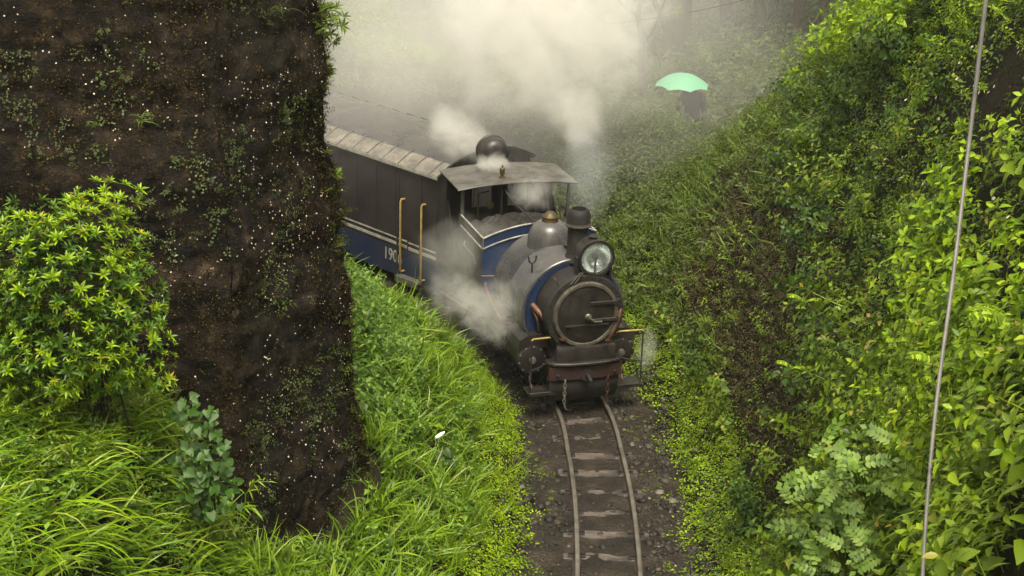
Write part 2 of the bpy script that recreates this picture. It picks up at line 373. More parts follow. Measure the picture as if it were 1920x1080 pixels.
for k in range(-12, 26):
    s_ = s14 + k * 0.49 + random.uniform(-0.02, 0.02); p, n = path_at(np.array([s_])); p, n = p[0], n[0]
    if k + 12 < 4: o = protos[k + 12]
    else: o = protos[(k * 7) % 4].copy(); COL.objects.link(o)
    ang = math.atan2(n[1], n[0]) + random.uniform(-0.02, 0.02)
    o.location = (p[0] - TO.x, p[1] - TO.y, random.uniform(-0.006, 0.004)); o.rotation_euler = (0, 0, ang)
    for side in (-1, 1):
        for inn in (-1, 1):
            if first_clip: c_ = clip0; first_clip = False
            else: c_ = clip0.copy(); COL.objects.link(c_)
            q = p + n * (side * 0.325 + inn * 0.062); c_.location = (q[0] - TO.x, q[1] - TO.y, 0.0); c_.rotation_euler = (0, 0, ang + (math.pi if inn < 0 else 0))

# the stones of the ballast
def stone_mat():
    t = NT('wet_grey_stone'); col = t.ramp(t.island(), [(0, (0.010, 0.0075, 0.0055)), (0.55, (0.024, 0.019, 0.014)), (0.92, (0.055, 0.045, 0.035)), (1, (0.16, 0.14, 0.115))]); co = t.coord('Object')
    n = t.noise(co, 30, 4); col = t.mix(0.5, col, t.ramp(n, [(0.3, 0.45), (0.7, 1.0)]), 'MULTIPLY')
    return t.done(t.bsdf(col, 0.6, 0, 0.35, t.bump(n, 0.6, 0.01)))
M['stone'] = stone_mat()
def ico(sub=1):
    bm = bmesh.new(); bmesh.ops.create_icosphere(bm, subdivisions=sub, radius=1.0); V = np.array([v.co[:] for v in bm.verts]); F = np.array([[v.index for v in f.verts] for f in bm.faces]); bm.free(); return V, F
def rock(seed, sub=1):
    V, F = ico(sub); r_ = np.random.default_rng(seed); V = V * (1 + r_.uniform(-0.28, 0.25, (len(V), 1))); V[:, 2] *= r_.uniform(0.5, 0.75); V[:, 1] *= r_.uniform(0.65, 1.0)
    for _ in range(3):
        n_ = unit(r_.normal(size=3)); dd = V @ n_; V = V - np.outer(np.clip(dd - 0.62, 0, None), n_)
    return V, F
def frames(up, az):
    """rotation matrices whose z column is up, spun by az"""
    up = unit(up); ref = np.where(np.abs(up[:, 2:3]) > 0.95, np.array([[1.0, 0, 0]]), np.array([[0, 0, 1.0]]))
    x = unit(np.cross(ref, up)); y = np.cross(up, x); c, s = np.cos(az)[:, None], np.sin(az)[:, None]
    return np.stack([x * c + y * s, -x * s + y * c, up], -1)
def scatter(temps, P, up, scale, az=None, pick=None):
    """one joined mesh of transformed templates"""
    n = len(P); az = rng.uniform(0, 2 * math.pi, n) if az is None else az; scale = np.broadcast_to(np.asarray(scale, float), (n,))
    Rm = frames(np.broadcast_to(up, (n, 3)), az); pick = rng.integers(0, len(temps), n) if pick is None else pick
    VV, FF, base = [], [], 0
    for k, (V, F) in enumerate(temps):
        idx = np.where(pick == k)[0]
        if not len(idx): continue
        W = np.einsum('nij,vj->nvi', Rm[idx], V) * scale[idx][:, None, None] + P[idx][:, None, :]
        VV.append(W.reshape(-1, 3)); FF.append((F[None] + (np.arange(len(idx)) * len(V))[:, None, None]).reshape(-1, 3) + base); base += len(idx) * len(V)
    return (np.concatenate(VV), np.concatenate(FF)) if VV else (np.zeros((0, 3)), np.zeros((0, 3), int))
def bed_points(n, lo, hi, y0=12.5, y1=21.5):
    s0, s1 = np.interp([y0, y1], PATH[:, 1], PS); s_ = rng.uniform(s0, s1, n); o_ = rng.uniform(lo, hi, n); p, nr = path_at(s_); xy = p + nr * o_[:, None]
    return xy, o_
rocks = [rock(i) for i in range(8)]
xyA, _ = bed_points(1500, -1.15, -0.40); xyB, _ = bed_points(3200, 0.40, 1.2); xyC, _ = bed_points(700, -0.27, 0.27)
XY = np.concatenate([xyA, xyB, xyC]); keep = fbm(XY[:, 0] * 1.7, XY[:, 1] * 1.7, 44) + rng.uniform(-0.25, 0.25, len(XY)) > 0.47; XY = XY[keep]
P = np.column_stack([XY, ground(XY[:, 0], XY[:, 1]) + 0.03]); dloc, _ = track_frame(P[:, 0], P[:, 1]); P[np.abs(dloc) < 0.3, 2] = 0.02
V, F = scatter(rocks, P, unit(rng.normal(0, 0.25, (len(P), 3)) + [0, 0, 1]), rng.gamma(2.2, 0.009, len(P)) + 0.008)
tag(np_obj('ballast_gravel', V, F, M['stone']), 'loose wet grey ballast stones beside the rails', 'gravel', kind='stuff')
xyA, _ = bed_points(38, -1.1, -0.45, 13.5, 19.5); xyB, _ = bed_points(62, 0.45, 1.15, 13.5, 19.5)
big = [link('stone', tri_mesh('stone', *rock(50 + i, 2)), M['stone'], bed) for i in range(6)]
for i, (x, y) in enumerate(np.concatenate([xyA, xyB])):
    o = big[i] if i < 6 else big[i % 6].copy()
    if i >= 6: COL.objects.link(o)
    sc_ = random.uniform(0.026, 0.058); o.location = (x, y, float(ground(np.array([x]), np.array([y]))[0]) + 0.03); o.scale = (sc_,) * 3; o.rotation_euler = (random.uniform(-.3, .3), random.uniform(-.3, .3), random.uniform(0, 6))

# ------------------------------------------------------------------ the dark retaining wall
WL0, WA0, WB0, WK0, WM0 = (-6.6, 12.15), (-2.17, 12.4), (-1.20, 14.0), (-3.2, 19.0), (-6.6, 19.0)
WL8, WA8, WB8, WK8, WM8 = (-6.6, 12.6), (-2.55, 12.85), (-2.06, 14.15), (-3.5, 18.6), (-6.6, 18.6)
WTOP = 8.0
def wall_face(p0, q0, p8, q8, u, z):
    """point on a battered wall face between foot p0-q0 and head p8-q8"""
    w = z / WTOP
    a = np.outer(1 - w, p0) + np.outer(w, p8); b = np.outer(1 - w, q0) + np.outer(w, q8)
    def wob(p): return np.stack([fbm(z * 1.7 + p[0] * 7, z * 0 + p[1], 77, 4) - 0.5, fbm(z * 1.7 + p[0] * 7, z * 0 + p[1], 78, 4) - 0.5], 1) * 0.22
    a, b = a + wob(p0), b + wob(q0)
    xy = a * (1 - u)[:, None] + b * u[:, None]; t = unit(b - a); n = np.stack([t[:, 1], -t[:, 0]], 1)
    return xy, n
def wall_disp(a, z):
    course = z / 0.34 + (fbm(a * 0.7, z * 0.4, 71, 2) - 0.5) * 0.5; ci = np.floor(course); cf = np.abs((course % 1.0) - 0.5) * 2
    bl = a / (0.46 + 0.2 * _hash(ci, ci * 0, 5)) + _hash(ci, ci * 0, 6) * 3 + (fbm(a * 2, z * 2, 72, 2) - 0.5) * 0.4; bi = np.floor(bl); bf = np.abs((bl % 1.0) - 0.5) * 2
    worn = sm(0.36, 0.56, fbm(a * 0.9, z * 0.9, 73, 3))      # the courses show only in patches, moss hides the rest
    return (fbm(a * 1.3, z * 1.3, 61) - 0.5) * 0.17 + (fbm(a * 6, z * 6, 62, 4) - 0.5) * 0.11 + worn * ((_hash(ci, bi, 7) - 0.5) * 0.035 - 0.022 * np.maximum(sm(0.80, 0.98, cf), sm(0.86, 0.98, bf)))
def wall_mat():
    t = NT('mossy_black_masonry'); co = t.coord('Object')
    big_ = t.noise(co, 0.8, 5, 0.6); med = t.noise(co, 5, 6, 0.65); fine = t.noise(co, 40, 4, 0.7); band = t.noise(t.mapping(co, (0.7, 0.7, 3.4)), 1.6, 5, 0.6, 0.5)
    c = t.ramp(med, [(0.33, (0.0015, 0.001, 0.0006)), (0.47, (0.006, 0.0037, 0.0018)), (0.57, (0.021, 0.0128, 0.0062)), (0.70, (0.078, 0.053, 0.030))])
    c = t.mix(t.ramp(band, [(0.5, 0.0), (0.7, 0.7)]), c, (0.034, 0.020, 0.0095))
    c = t.mix(t.ramp(big_, [(0.5, 0.0), (0.7, 0.55)]), c, (0.009, 0.007, 0.0025))
    lich = t.noise(co, 3.1, 6, 0.62, 0.6); c = t.mix(t.ramp(lich, [(0.68, 0.0), (0.70, 0.9)]), c, (0.17, 0.15, 0.125))
    c = t.mix(0.6, c, t.ramp(fine, [(0.3, 0.3), (0.7, 1.0)]), 'MULTIPLY')
    return t.done(t.bsdf(c, 0.85, 0, 0.25, t.bump(t.math('ADD', med, t.math('MULTIPLY', fine, 0.5)), 0.9, 0.05)))
def face_grid(p0, q0, p8, q8, nu, nz, u_off):
    u = np.linspace(0, 1, nu); z = np.linspace(-0.6, WTOP, nz); U, Z = np.meshgrid(u, z)
    L_ = np.linalg.norm(np.subtract(q0, p0)); xy, n = wall_face(p0, q0, p8, q8, U.ravel(), Z.ravel())
    dsp = wall_disp(u_off + U.ravel() * L_, Z.ravel()) * np.minimum(1, 40 * np.minimum(U.ravel() + 0.006, 1.006 - U.ravel()))
    xy = xy + n * dsp[:, None]; V = np.column_stack([xy, Z.ravel()])
    ii, jj = np.meshgrid(np.arange(nu - 1), np.arange(nz - 1)); a_ = (jj * nu + ii).ravel()
    return V, np.stack([a_, a_ + 1, a_ + nu + 1, a_ + nu], 1)
parts = [face_grid(WL0, WA0, WL8, WA8, 150, 250, 0), face_grid(WA0, WB0, WA8, WB8, 60, 250, 6.83), face_grid(WB0, WK0, WB8, WK8, 60, 80, 8.6), face_grid(WK0, WM0, WK8, WM8, 6, 8, 14), face_grid(WM0, WL0, WM8, WL8, 6, 8, 20)]
VV, FF, base = [], [], 0
for V, F in parts: VV.append(V); FF.append(F + base); base += len(V)
wall_o = np_obj('retaining_wall', np.concatenate(VV), np.concatenate(FF), wall_mat(), smooth=True)
tag(wall_o, 'tall dark mossy masonry retaining wall speckled with white daisies', 'wall')
np_obj('wall_top', np.array([(*p, WTOP) for p in (WL8, WA8, WB8, WK8, WM8)]), np.array([[0, 1, 2], [0, 2, 3], [0, 3, 4]]), wall_o.data.materials[0], wall_o)
def on_wall(n, which, z0, z1, u0=0, u1=1, lift=0.0):
    u = rng.uniform(u0, u1, n); z = rng.uniform(z0, z1, n)
    f = {'front': (WL0, WA0, WL8, WA8, 0), 'side': (WA0, WB0, WA8, WB8, 6.83)}[which]
    xy, nr = wall_face(f[0], f[1], f[2], f[3], u, z); a = f[4] + u * np.linalg.norm(np.subtract(f[1], f[0]))
    xy = xy + nr * (wall_disp(a, z) * np.minimum(1, 40 * np.minimum(u + .006, 1.006 - u)) + lift)[:, None]
    return np.column_stack([xy, z]), np.column_stack([nr, np.zeros(n)]), a

# ================================================================== THE LOCOMOTIVE
loco = empty('steam_locomotive', (0.94, 18.46, 0.0), R(18.35))
tag(loco, 'blue and black narrow gauge steam locomotive with large round headlight', 'locomotive')
def arc_pts(cx, cz, r, a0, a1, n, y): return [(cx + r * math.cos(a0 + (a1 - a0) * i / n), y, cz + r * math.sin(a0 + (a1 - a0) * i / n)) for i in range(n + 1)]

# frames, beam, shelf
MB().box(-0.36, -0.33, 0.05, 3.7, 0.42, 0.86).box(0.33, 0.36, 0.05, 3.7, 0.42, 0.86).box(-0.33, 0.33, 0.25, 0.30, 0.45, 0.85).box(-0.33, 0.33, 1.9, 1.95, 0.45, 0.85).box(-0.33, 0.33, 3.6, 3.7, 0.42, 0.85).build('frame', M['soot'], loco, bevel=0.006)
beam = MB()
rows = [[(x, -0.06 - 0.05 * (1 - (x / 0.5) ** 2), z) for x in np.linspace(-0.48, 0.48, 13)] for z in (0.60, 0.63, 0.755, 0.77)]
beam.sheet(rows, 0.07, (0, 1, 0)); beam_o = beam.build('buffer_beam', M['red'], loco, smooth=True)
low = MB(); low.sheet([[(x, -0.02 + yo - 0.05 * (1 - (x / 0.5) ** 2), z) for x in np.linspace(-0.46, 0.46, 13)] for z, yo in ((0.595, 0.0), (0.50, -0.015), (0.36, 0.03), (0.27, 0.09))], 0.03, (0, 1, 0))
low.build('rail_guard', M['soot'], loco, smooth=True)
sh = MB()
for_top = [(-0.50, 0.10), (-0.50, -0.02), (-0.44, -0.10), (-0.25, -0.15), (0, -0.165), (0.25, -0.15), (0.44, -0.10), (0.50, -0.02), (0.50, 0.10)]
sh.add([(x, y, 0.80) for x, y in for_top] + [(x * 0.98, y * 0.98, 0.835) for x, y in for_top], [tuple(range(9)), tuple(range(9, 18))] + [(i, (i + 1) % 9, 9 + (i + 1) % 9, 9 + i) for i in range(9)])
sh.build('front_platform', M['black'], loco, bevel=0.008)
sb = MB(); sb.sheet([[(x * k, yo - 0.03 * (1 - (x / 0.42) ** 2), z) for x in np.linspace(-0.40, 0.40, 11)] for k, yo, z in ((1, -0.06, 0.836), (1, -0.07, 0.95), (0.97, -0.05, 1.01), (0.92, 0.02, 1.035), (0.9, 0.2, 1.04))], 0.02, (0, 1, 0))
sb.build('sand_box', M['black'], loco, smooth=True)
for sx in (-1, 1):
    MB().lathe([(0.012, -0.02), (0.022, -0.02), (0.022, 0.015), (0.005, 0.02)], (sx * 0.38, -0.10, 0.67), (0, -1, 0), 8).build('beam_bolt', M['soot'], beam_o, smooth=True)
# coupling
cp = MB(); cp.tube([(0.0, -0.05, 0.66), (0.0, -0.20, 0.66), (0.0, -0.26, 0.63), (0.0, -0.25, 0.57), (0.0, -0.20, 0.55)], 0.026, 8); cp.lathe([(0.085, 0), (0.085, 0.035)], (0, -0.10, 0.66), (0, -1, 0), 16)
cp.build('coupling_hook', M['soot'], loco, smooth=True)
for cx, matn, n_ in ((-0.30, 'steel', 6), (0.27, 'red', 6)):
    chain = MB(); z = 0.60
    for i in range(n_):
        fl = i % 2; pts = []
        for k in range(10):
            a = 2 * math.pi * k / 10; u, w = 0.018 * math.cos(a), 0.036 * math.sin(a)
            pts.append((cx + (u if fl else 0), -0.15 + (0 if fl else u), z + w))
        chain.tube(pts, 0.008, 5, True); z -= 0.052
    chain.tube([(cx, -0.15, z + 0.03), (cx + 0.01, -0.16, z - 0.03), (cx + 0.03, -0.15, z - 0.06)], 0.011, 6)
    ch = chain.build('coupling_chain', M[matn], loco, smooth=True)
# smokebox and door
smk = MB(); smk.lathe([(0.50, 0.0), (0.515, 0.02), (0.515, 0.06), (0.505, 0.07), (0.505, 0.50)], (-0.02, 0.0, 1.43), (0, 1, 0), 48); smk_o = smk.build('smokebox', M['soot'], loco, smooth=True)
sad = MB(); sad.sheet([[(x * k, 0.08, z) for x in np.linspace(-1, 1, 9)] for k, z in ((0.40, 0.82), (0.36, 0.95), (0.40, 1.05), (0.46, 1.15))], 0.42, (0, 1, 0)); sad.build('smokebox_saddle', M['soot'], loco, smooth=True)
door = MB(); door.lathe([(0.385, 0.0), (0.38, -0.025), (0.30, -0.045), (0.15, -0.058), (0.02, -0.062)], (-0.02, 0.0, 1.43), (0, 1, 0), 48); door_o = door.build('smokebox_door', M['black'], loco, smooth=True)
ring = MB()
ring.lathe([(0.375, -0.03), (0.385, -0.045), (0.415, -0.045), (0.43, -0.02), (0.43, 0.0), (0.375, 0.0), (0.375, -0.03)], (-0.02, 0.0, 1.43), (0, 1, 0), 64, cap=False)
ring.build('door_ring', M['ring'], door_o, smooth=True)
hd = MB(); hd.tube([(-0.02, -0.05, 1.43), (-0.02, -0.14, 1.43)], 0.022, 10); hd.lathe([(0.035, 0), (0.045, 0.012), (0.035, 0.03)], (-0.02, -0.10, 1.43), (0, -1, 0), 12); hd.tube([(-0.02, -0.13, 1.43), (0.06, -0.135, 1.37), (0.16, -0.12, 1.36)], 0.012, 8); hd.tube([(-0.02, -0.145, 1.43), (-0.05, -0.15, 1.46)], 0.011, 8)
hd.build('door_handle', M['steel'], door_o, smooth=True)
for z0 in (1.36, 1.585):
    st = MB(); st.box(0.02, 0.375, -0.078, -0.048, z0 - 0.022, z0 + 0.022); st.lathe([(0.02, -0.04), (0.02, 0.04)], (0.385, -0.05, z0), (0, 0, 1), 8); st.build('hinge_strap', M['black'], door_o, bevel=0.004)
st = MB(); st.box(-0.30, 0.28, -0.066, -0.044, 1.285, 1.315); st.build('door_strap', M['soot'], door_o, bevel=0.004)
rv = MB()
for k in range(40):
    a = 2 * math.pi * k / 40; rv.lathe([(0.010, 0.0), (0.009, -0.008), (0.003, -0.012)], (-0.02 + 0.475 * math.cos(a), 0.0, 1.43 + 0.475 * math.sin(a)), (0, 1, 0), 6)
rv.build('smokebox_rivets', M['soot'], smk_o)['kind'] = 'stuff'
# saddle tank
tk = MB(); CX, CZ, TR = -0.04, 1.36, 0.665
def tank_ring(y, r): return [(CX + r * math.cos(a) * (1.02 if abs(math.cos(a)) > 0.9 else 1), y, CZ + r * math.sin(a)) for a in np.linspace(R(-38), R(218), 49)]
tk.sheet([tank_ring(y, r) for y, r in ((0.40, TR - 0.03), (0.40, TR - 0.012), (0.412, TR), (0.9, TR), (0.905, TR + 0.004), (1.0, TR + 0.004), (1.005, TR), (1.59, TR), (1.60, TR - 0.02))])
tk_o = tk.build('saddle_tank', M['tank'], loco, smooth=True)
fr = MB(); outer = tank_ring(0.402, TR - 0.02); inner = [(CX + 0.50 * math.cos(a), 0.402, 1.43 + 0.50 * math.sin(a)) for a in np.linspace(R(-38), R(218), 49)]
fr.sheet([outer, inner], 0.01, (0, 1, 0)); fr_o = fr.build('tank_front_plate', M['blue'], tk_o)
bk = MB(); bk.sheet([tank_ring(1.598, TR - 0.02), [(CX + 0.3 * math.cos(a), 1.598, 1.36 + 0.3 * math.sin(a)) for a in np.linspace(R(-38), R(218), 49)]], 0.01, (0, -1, 0)); bk.build('tank_back_plate', M['black'], tk_o)
rv = MB()
for a in np.linspace(R(-34), R(214), 62): rv.lathe([(0.011, 0.0), (0.009, -0.009), (0.003, -0.012)], (CX + (TR - 0.045) * math.cos(a), 0.392, CZ + (TR - 0.045) * math.sin(a)), (0, 1, 0), 6)
rv.build('tank_rivets', M['soot'], tk_o)['kind'] = 'stuff'
lid = MB(); lid.lathe([(0.17, 0.0), (0.17, 0.05), (0.185, 0.055), (0.185, 0.075), (0.15, 0.09), (0.02, 0.10)], (0.16, 0.82, 2.005), (0, 0, 1), 24); lid_o = lid.build('tank_filler_lid', M['black'], loco, smooth=True)
lr = MB(); lr.tube([(0.16 + 0.187 * math.cos(a), 0.82 + 0.187 * math.sin(a), 2.072) for a in np.linspace(0, 2 * math.pi, 32, endpoint=False)], 0.009, 6, True); lr.tube([(0.0, 0.82, 2.09), (0.05, 0.82, 2.14), (0.27, 0.82, 2.14), (0.32, 0.82, 2.09)], 0.011, 6); lr.build('lid_rim', M['ring'], lid_o, smooth=True)
# chimney
ch = MB(); ch.lathe([(0.175, 0.0), (0.15, 0.04), (0.132, 0.10), (0.128, 0.42), (0.14, 0.43), (0.165, 0.45), (0.165, 0.475), (0.15, 0.49), (0.148, 0.57), (0.135, 0.63), (0.11, 0.665), (0.095, 0.665), (0.095, 0.3)], (0.02, 0.50, 1.98), (0, 0, 1), 32, cap=False); ch_o = ch.build('chimney', M['soot'], loco, smooth=True, angle=30)
cr = MB(); cr.lathe([(0.150, 0.452), (0.172, 0.455), (0.172, 0.472), (0.150, 0.478)], (0.02, 0.50, 1.98), (0, 0, 1), 32, cap=False); cr.build('chimney_band', M['ring'], ch_o, smooth=True)
# headlight
LX, LY, LZ = 0.10, 0.02, 2.145
hl = MB(); hl.lathe([(0.13, 0.30), (0.20, 0.27), (0.218, 0.24), (0.218, 0.02), (0.235, 0.012), (0.24, 0.0), (0.235, -0.015), (0.205, -0.018), (0.198, 0.02), (0.17, 0.12), (0.09, 0.18), (0.02, 0.195)], (LX, LY, LZ), (0, 1, 0), 40); hl_o = hl.build('headlight', M['black'], loco, smooth=True)
rf = MB(); rf.lathe([(0.196, 0.03), (0.165, 0.115), (0.085, 0.17), (0.01, 0.188)], (LX, LY, LZ), (0, 1, 0), 32, cap=False); rf.build('reflector', M['reflector'], hl_o, smooth=True)
ln = MB(); ln.lathe([(0.197, 0.0), (0.15, -0.012), (0.08, -0.019), (0.01, -0.021)], (LX, LY, LZ), (0, 1, 0), 32, cap=False); ln.build('lens', M['lens'], hl_o, smooth=True)
bl = MB(); bl.box(LX - 0.012, LX + 0.012, LY + 0.03, LY + 0.06, LZ - 0.19, LZ + 0.02); bl.lathe([(0.03, -0.03), (0.045, 0.0), (0.03, 0.03)], (LX, LY + 0.06, LZ), (0, 0, 1), 12); bl.build('lamp_holder', M['soot'], hl_o, bevel=0.003)
hb = MB(); hb.box(LX - 0.16, LX + 0.14, 0.06, 0.24, 1.90, 1.93); hb.box(LX + 0.20, LX + 0.235, 0.08, 0.18, 1.85, 2.15); hb.box(LX - 0.235, LX - 0.2, 0.08, 0.18, 1.85, 2.15); hb.box(LX - 0.235, LX + 0.235, 0.09, 0.16, 1.84, 1.87); hb.build('headlight_bracket', M['soot'], loco, bevel=0.005)
vt = MB(); vt.lathe([(0.05, 0.0), (0.05, 0.03), (0.065, 0.035), (0.02, 0.06)], (LX, LY + 0.14, LZ + 0.21), (0, 0, 1), 14); vt.build('lamp_vent', M['soot'], hl_o, smooth=True)
# dome and safety valve
dm = MB(); dm.lathe([(0.315, -0.06), (0.29, 0.0), (0.28, 0.12), (0.255, 0.22), (0.21, 0.29), (0.14, 0.335), (0.115, 0.34)], (-0.10, 1.22, 1.93), (0, 0, 1), 36); dm_o = dm.build('steam_dome', M['tank'], loco, smooth=True, angle=60)
sv = MB(); sv.lathe([(0.115, 0.335), (0.10, 0.37), (0.105, 0.40), (0.08, 0.43), (0.05, 0.46), (0.02, 0.47)], (-0.10, 1.22, 1.93), (0, 0, 1), 18); sv.build('safety_valve', M['bronze'], dm_o, smooth=True)
# lamp bracket (fork), grab loop, rods on the smokebox
fk = MB(); fk.tube([(-0.53, 0.62, 1.74), (-0.535, 0.60, 1.93)], 0.012, 8); fk.tube([(-0.585, 0.60, 2.03), (-0.582, 0.60, 1.975), (-0.56, 0.60, 1.94), (-0.535, 0.60, 1.93), (-0.51, 0.60, 1.94), (-0.488, 0.60, 1.975), (-0.485, 0.60, 2.03)], 0.011, 8); fk.build('lamp_fork', M['soot'], loco, smooth=True)
gl = MB(); gl.tube([(-0.20, 0.02, 1.84), (-0.24, -0.02, 1.845), (-0.12, -0.02, 1.985), (-0.08, -0.02, 1.985), (-0.19, -0.02, 1.845)], 0.009, 6); gl.build('lamp_iron', M['ring'], loco, smooth=True)
gl = MB(); gl.tube([(-0.36, 0.06, 1.80), (-0.42, 0.02, 1.90), (-0.44, 0.05, 1.93)], 0.008, 6); gl.build('smokebox_rod', M['ring'], loco, smooth=True)
# steam pipes
for sx, pts, r_ in ((-1, [(-0.60, 0.36, 1.47), (-0.52, 0.24, 1.38), (-0.36, 0.04, 1.20), (-0.30, 0.0, 1.13)], 0.038), (1, [(0.46, 0.20, 1.60), (0.47, 0.06, 1.50), (0.43, 0.0, 1.36), (0.34, -0.02, 1.16), (0.30, 0.02, 1.06)], 0.034)):
    p = MB(); cur = catmull(np.array(pts), 6); p.tube([tuple(q) for q in cur], r_, 12); p.lathe([(r_ * 1.6, 0), (r_ * 1.6, 0.03)], tuple(cur[-1] + np.array([0, 0, -0.01])), (0, 0, 1), 12); p.build('steam_pipe', M['copper'], loco, smooth=True)
# cylinders, steam chests, steps, grab rails
for sx in (-1, 1):
    c = MB(); cx = sx * 0.60
    c.lathe([(0.02, -0.035), (0.16, -0.03), (0.19, -0.015), (0.195, 0.0), (0.195, 0.03), (0.175, 0.035), (0.175, 0.50), (0.195, 0.505), (0.195, 0.54), (0.02, 0.55)], (cx, 0.30, 0.76), (0, 1, 0), 32); c_o = c.build('cylinder', M['black'], loco, smooth=True, angle=35)
    bb = MB()
    for k in range(10):
        a = 2 * math.pi * k / 10 + 0.2; bb.lathe([(0.014, 0), (0.014, -0.018), (0.004, -0.022)], (cx + 0.17 * math.cos(a), 0.288, 0.76 + 0.17 * math.sin(a)), (0, 1, 0), 6)
    bb.lathe([(0.045, 0.0), (0.04, -0.05), (0.015, -0.055)], (cx, 0.27, 0.76), (0, 1, 0), 10); bb.build('cylinder_bolts', M['steel'], c_o)['kind'] = 'stuff'
    s = MB(); s.sheet([[(cx + sx * x, y, z) for x, z in ((-0.22, 0.9), (-0.20, 1.02), (-0.13, 1.09), (0.06, 1.085), (0.17, 1.03), (0.19, 0.9))] for y in (0.28, 0.30, 0.78, 0.80)]); s.add([(cx + sx * x, 0.28, z) for x, z in ((-0.22, 0.9), (-0.20, 1.02), (-0.13, 1.09), (0.06, 1.085), (0.17, 1.03), (0.19, 0.9))], [tuple(range(6))])
    s_o = s.build('steam_chest', M['black'], loco, smooth=True, angle=25)
    nb_ = MB()
    for i in range(4):
        for j in range(3): nb_.lathe([(0.013, 0.0), (0.013, 0.028), (0.005, 0.034)], (cx + sx * (-0.13 + 0.09 * j), 0.34 + 0.13 * i, 1.075 - 0.008 * (j == 2)), (0, 0, 1), 6)
    nb_.build('chest_nuts', M['soot'], s_o)['kind'] = 'stuff'
    x0, x1 = (0.46, 0.80) if sx > 0 else (-0.72, -0.34)
    sp = MB(); sp.box(x0, x1, -0.02, 0.24, 0.395, 0.415); sp.box(x0, x1, -0.024, -0.006, 0.38, 0.43); sp.build('step_plate', M['black'], loco, bevel=0.004)
    xo = sx * 0.74 - (0.01 if sx > 0 else -0.03)
    xo = 0.785 if sx > 0 else -0.70
    po = MB(); po.tube([(xo, 0.02, 0.405), (xo, 0.02, 1.13)], 0.011, 8); po.tube([(xo, 0.02, 0.72), (xo - sx * 0.15, 0.1, 0.72), (xo - sx * 0.3, 0.2, 0.74)], 0.010, 6); po.build('step_post', M['soot'], loco, smooth=True)
    yb = MB(); yb.tube([(xo, 0.02, 1.125), (xo - sx * 0.02, 0.02, 1.143), (xo - sx * 0.30, 0.04, 1.14), (xo - sx * 0.335, 0.07, 1.12), (xo - sx * 0.345, 0.12, 1.06)], 0.0125, 8); yb.build('grab_rail', M['yellow'], loco, smooth=True)
    rb = MB(); rb.box(min(sx * 0.45, sx * 0.80), max(sx * 0.45, sx * 0.80), 0.84, 2.9, 0.86, 0.885); rb.box(min(sx * 0.785, sx * 0.80), max(sx * 0.785, sx * 0.80), 0.84, 2.9, 0.80, 0.886); rb.build('running_board', M['black'], loco, bevel=0.004)
    for wy in (1.15, 2.75):
        wx = sx * 0.305; w = MB(); w.lathe([(0.36, -0.05), (0.385, -0.05), (0.385, -0.035), (0.345, -0.03), (0.345, 0.055), (0.30, 0.055), (0.30, -0.05), (0.36, -0.05)], (wx, wy, 0.465), (sx, 0, 0), 36, cap=False)
        w.lathe([(0.07, -0.05), (0.07, 0.07)], (wx, wy, 0.465), (sx, 0, 0), 16)
        for k in range(10):
            a = 2 * math.pi * k / 10; w.tube([(wx + sx * 0.01, wy + 0.06 * math.cos(a), 0.465 + 0.06 * math.sin(a)), (wx + sx * 0.01, wy + 0.31 * math.cos(a), 0.465 + 0.31 * math.sin(a))], 0.02, 6)
        a = R(200); w.lathe([(0.05, 0.05), (0.05, 0.2)], (wx, wy + 0.18 * math.cos(a), 0.465 + 0.18 * math.sin(a)), (sx, 0, 0), 10)
        w.build('driving_wheel', M['soot'], loco, smooth=True)
    xr = sx * 0.47; ca, sa = math.cos(R(200)) * 0.18, math.sin(R(200)) * 0.18
    rd = MB(); rd.box(min(xr, xr + sx * 0.03), max(xr, xr + sx * 0.03), 1.15 + ca, 2.75 + ca, 0.465 + sa - 0.035, 0.465 + sa + 0.035); rd.build('coupling_rod', M['steel'], loco, bevel=0.006)
    xr = sx * 0.545; rd = MB(); rd.tube([(sx * 0.60, 0.85, 0.76), (sx * 0.60, 1.25, 0.76)], 0.022, 8); rd.tube([(sx * 0.575, 1.25, 0.76), (sx * 0.535, 2.75 + ca, 0.465 + sa)], 0.03, 8); rd.box(min(sx * 0.56, sx * 0.64), max(sx * 0.56, sx * 0.64), 0.9, 1.6, 0.82, 0.84); rd.box(min(sx * 0.56, sx * 0.64), max(sx * 0.56, sx * 0.64), 0.9, 1.6, 0.68, 0.70); rd.build('connecting_rod', M['steel'], loco, bevel=0.004)
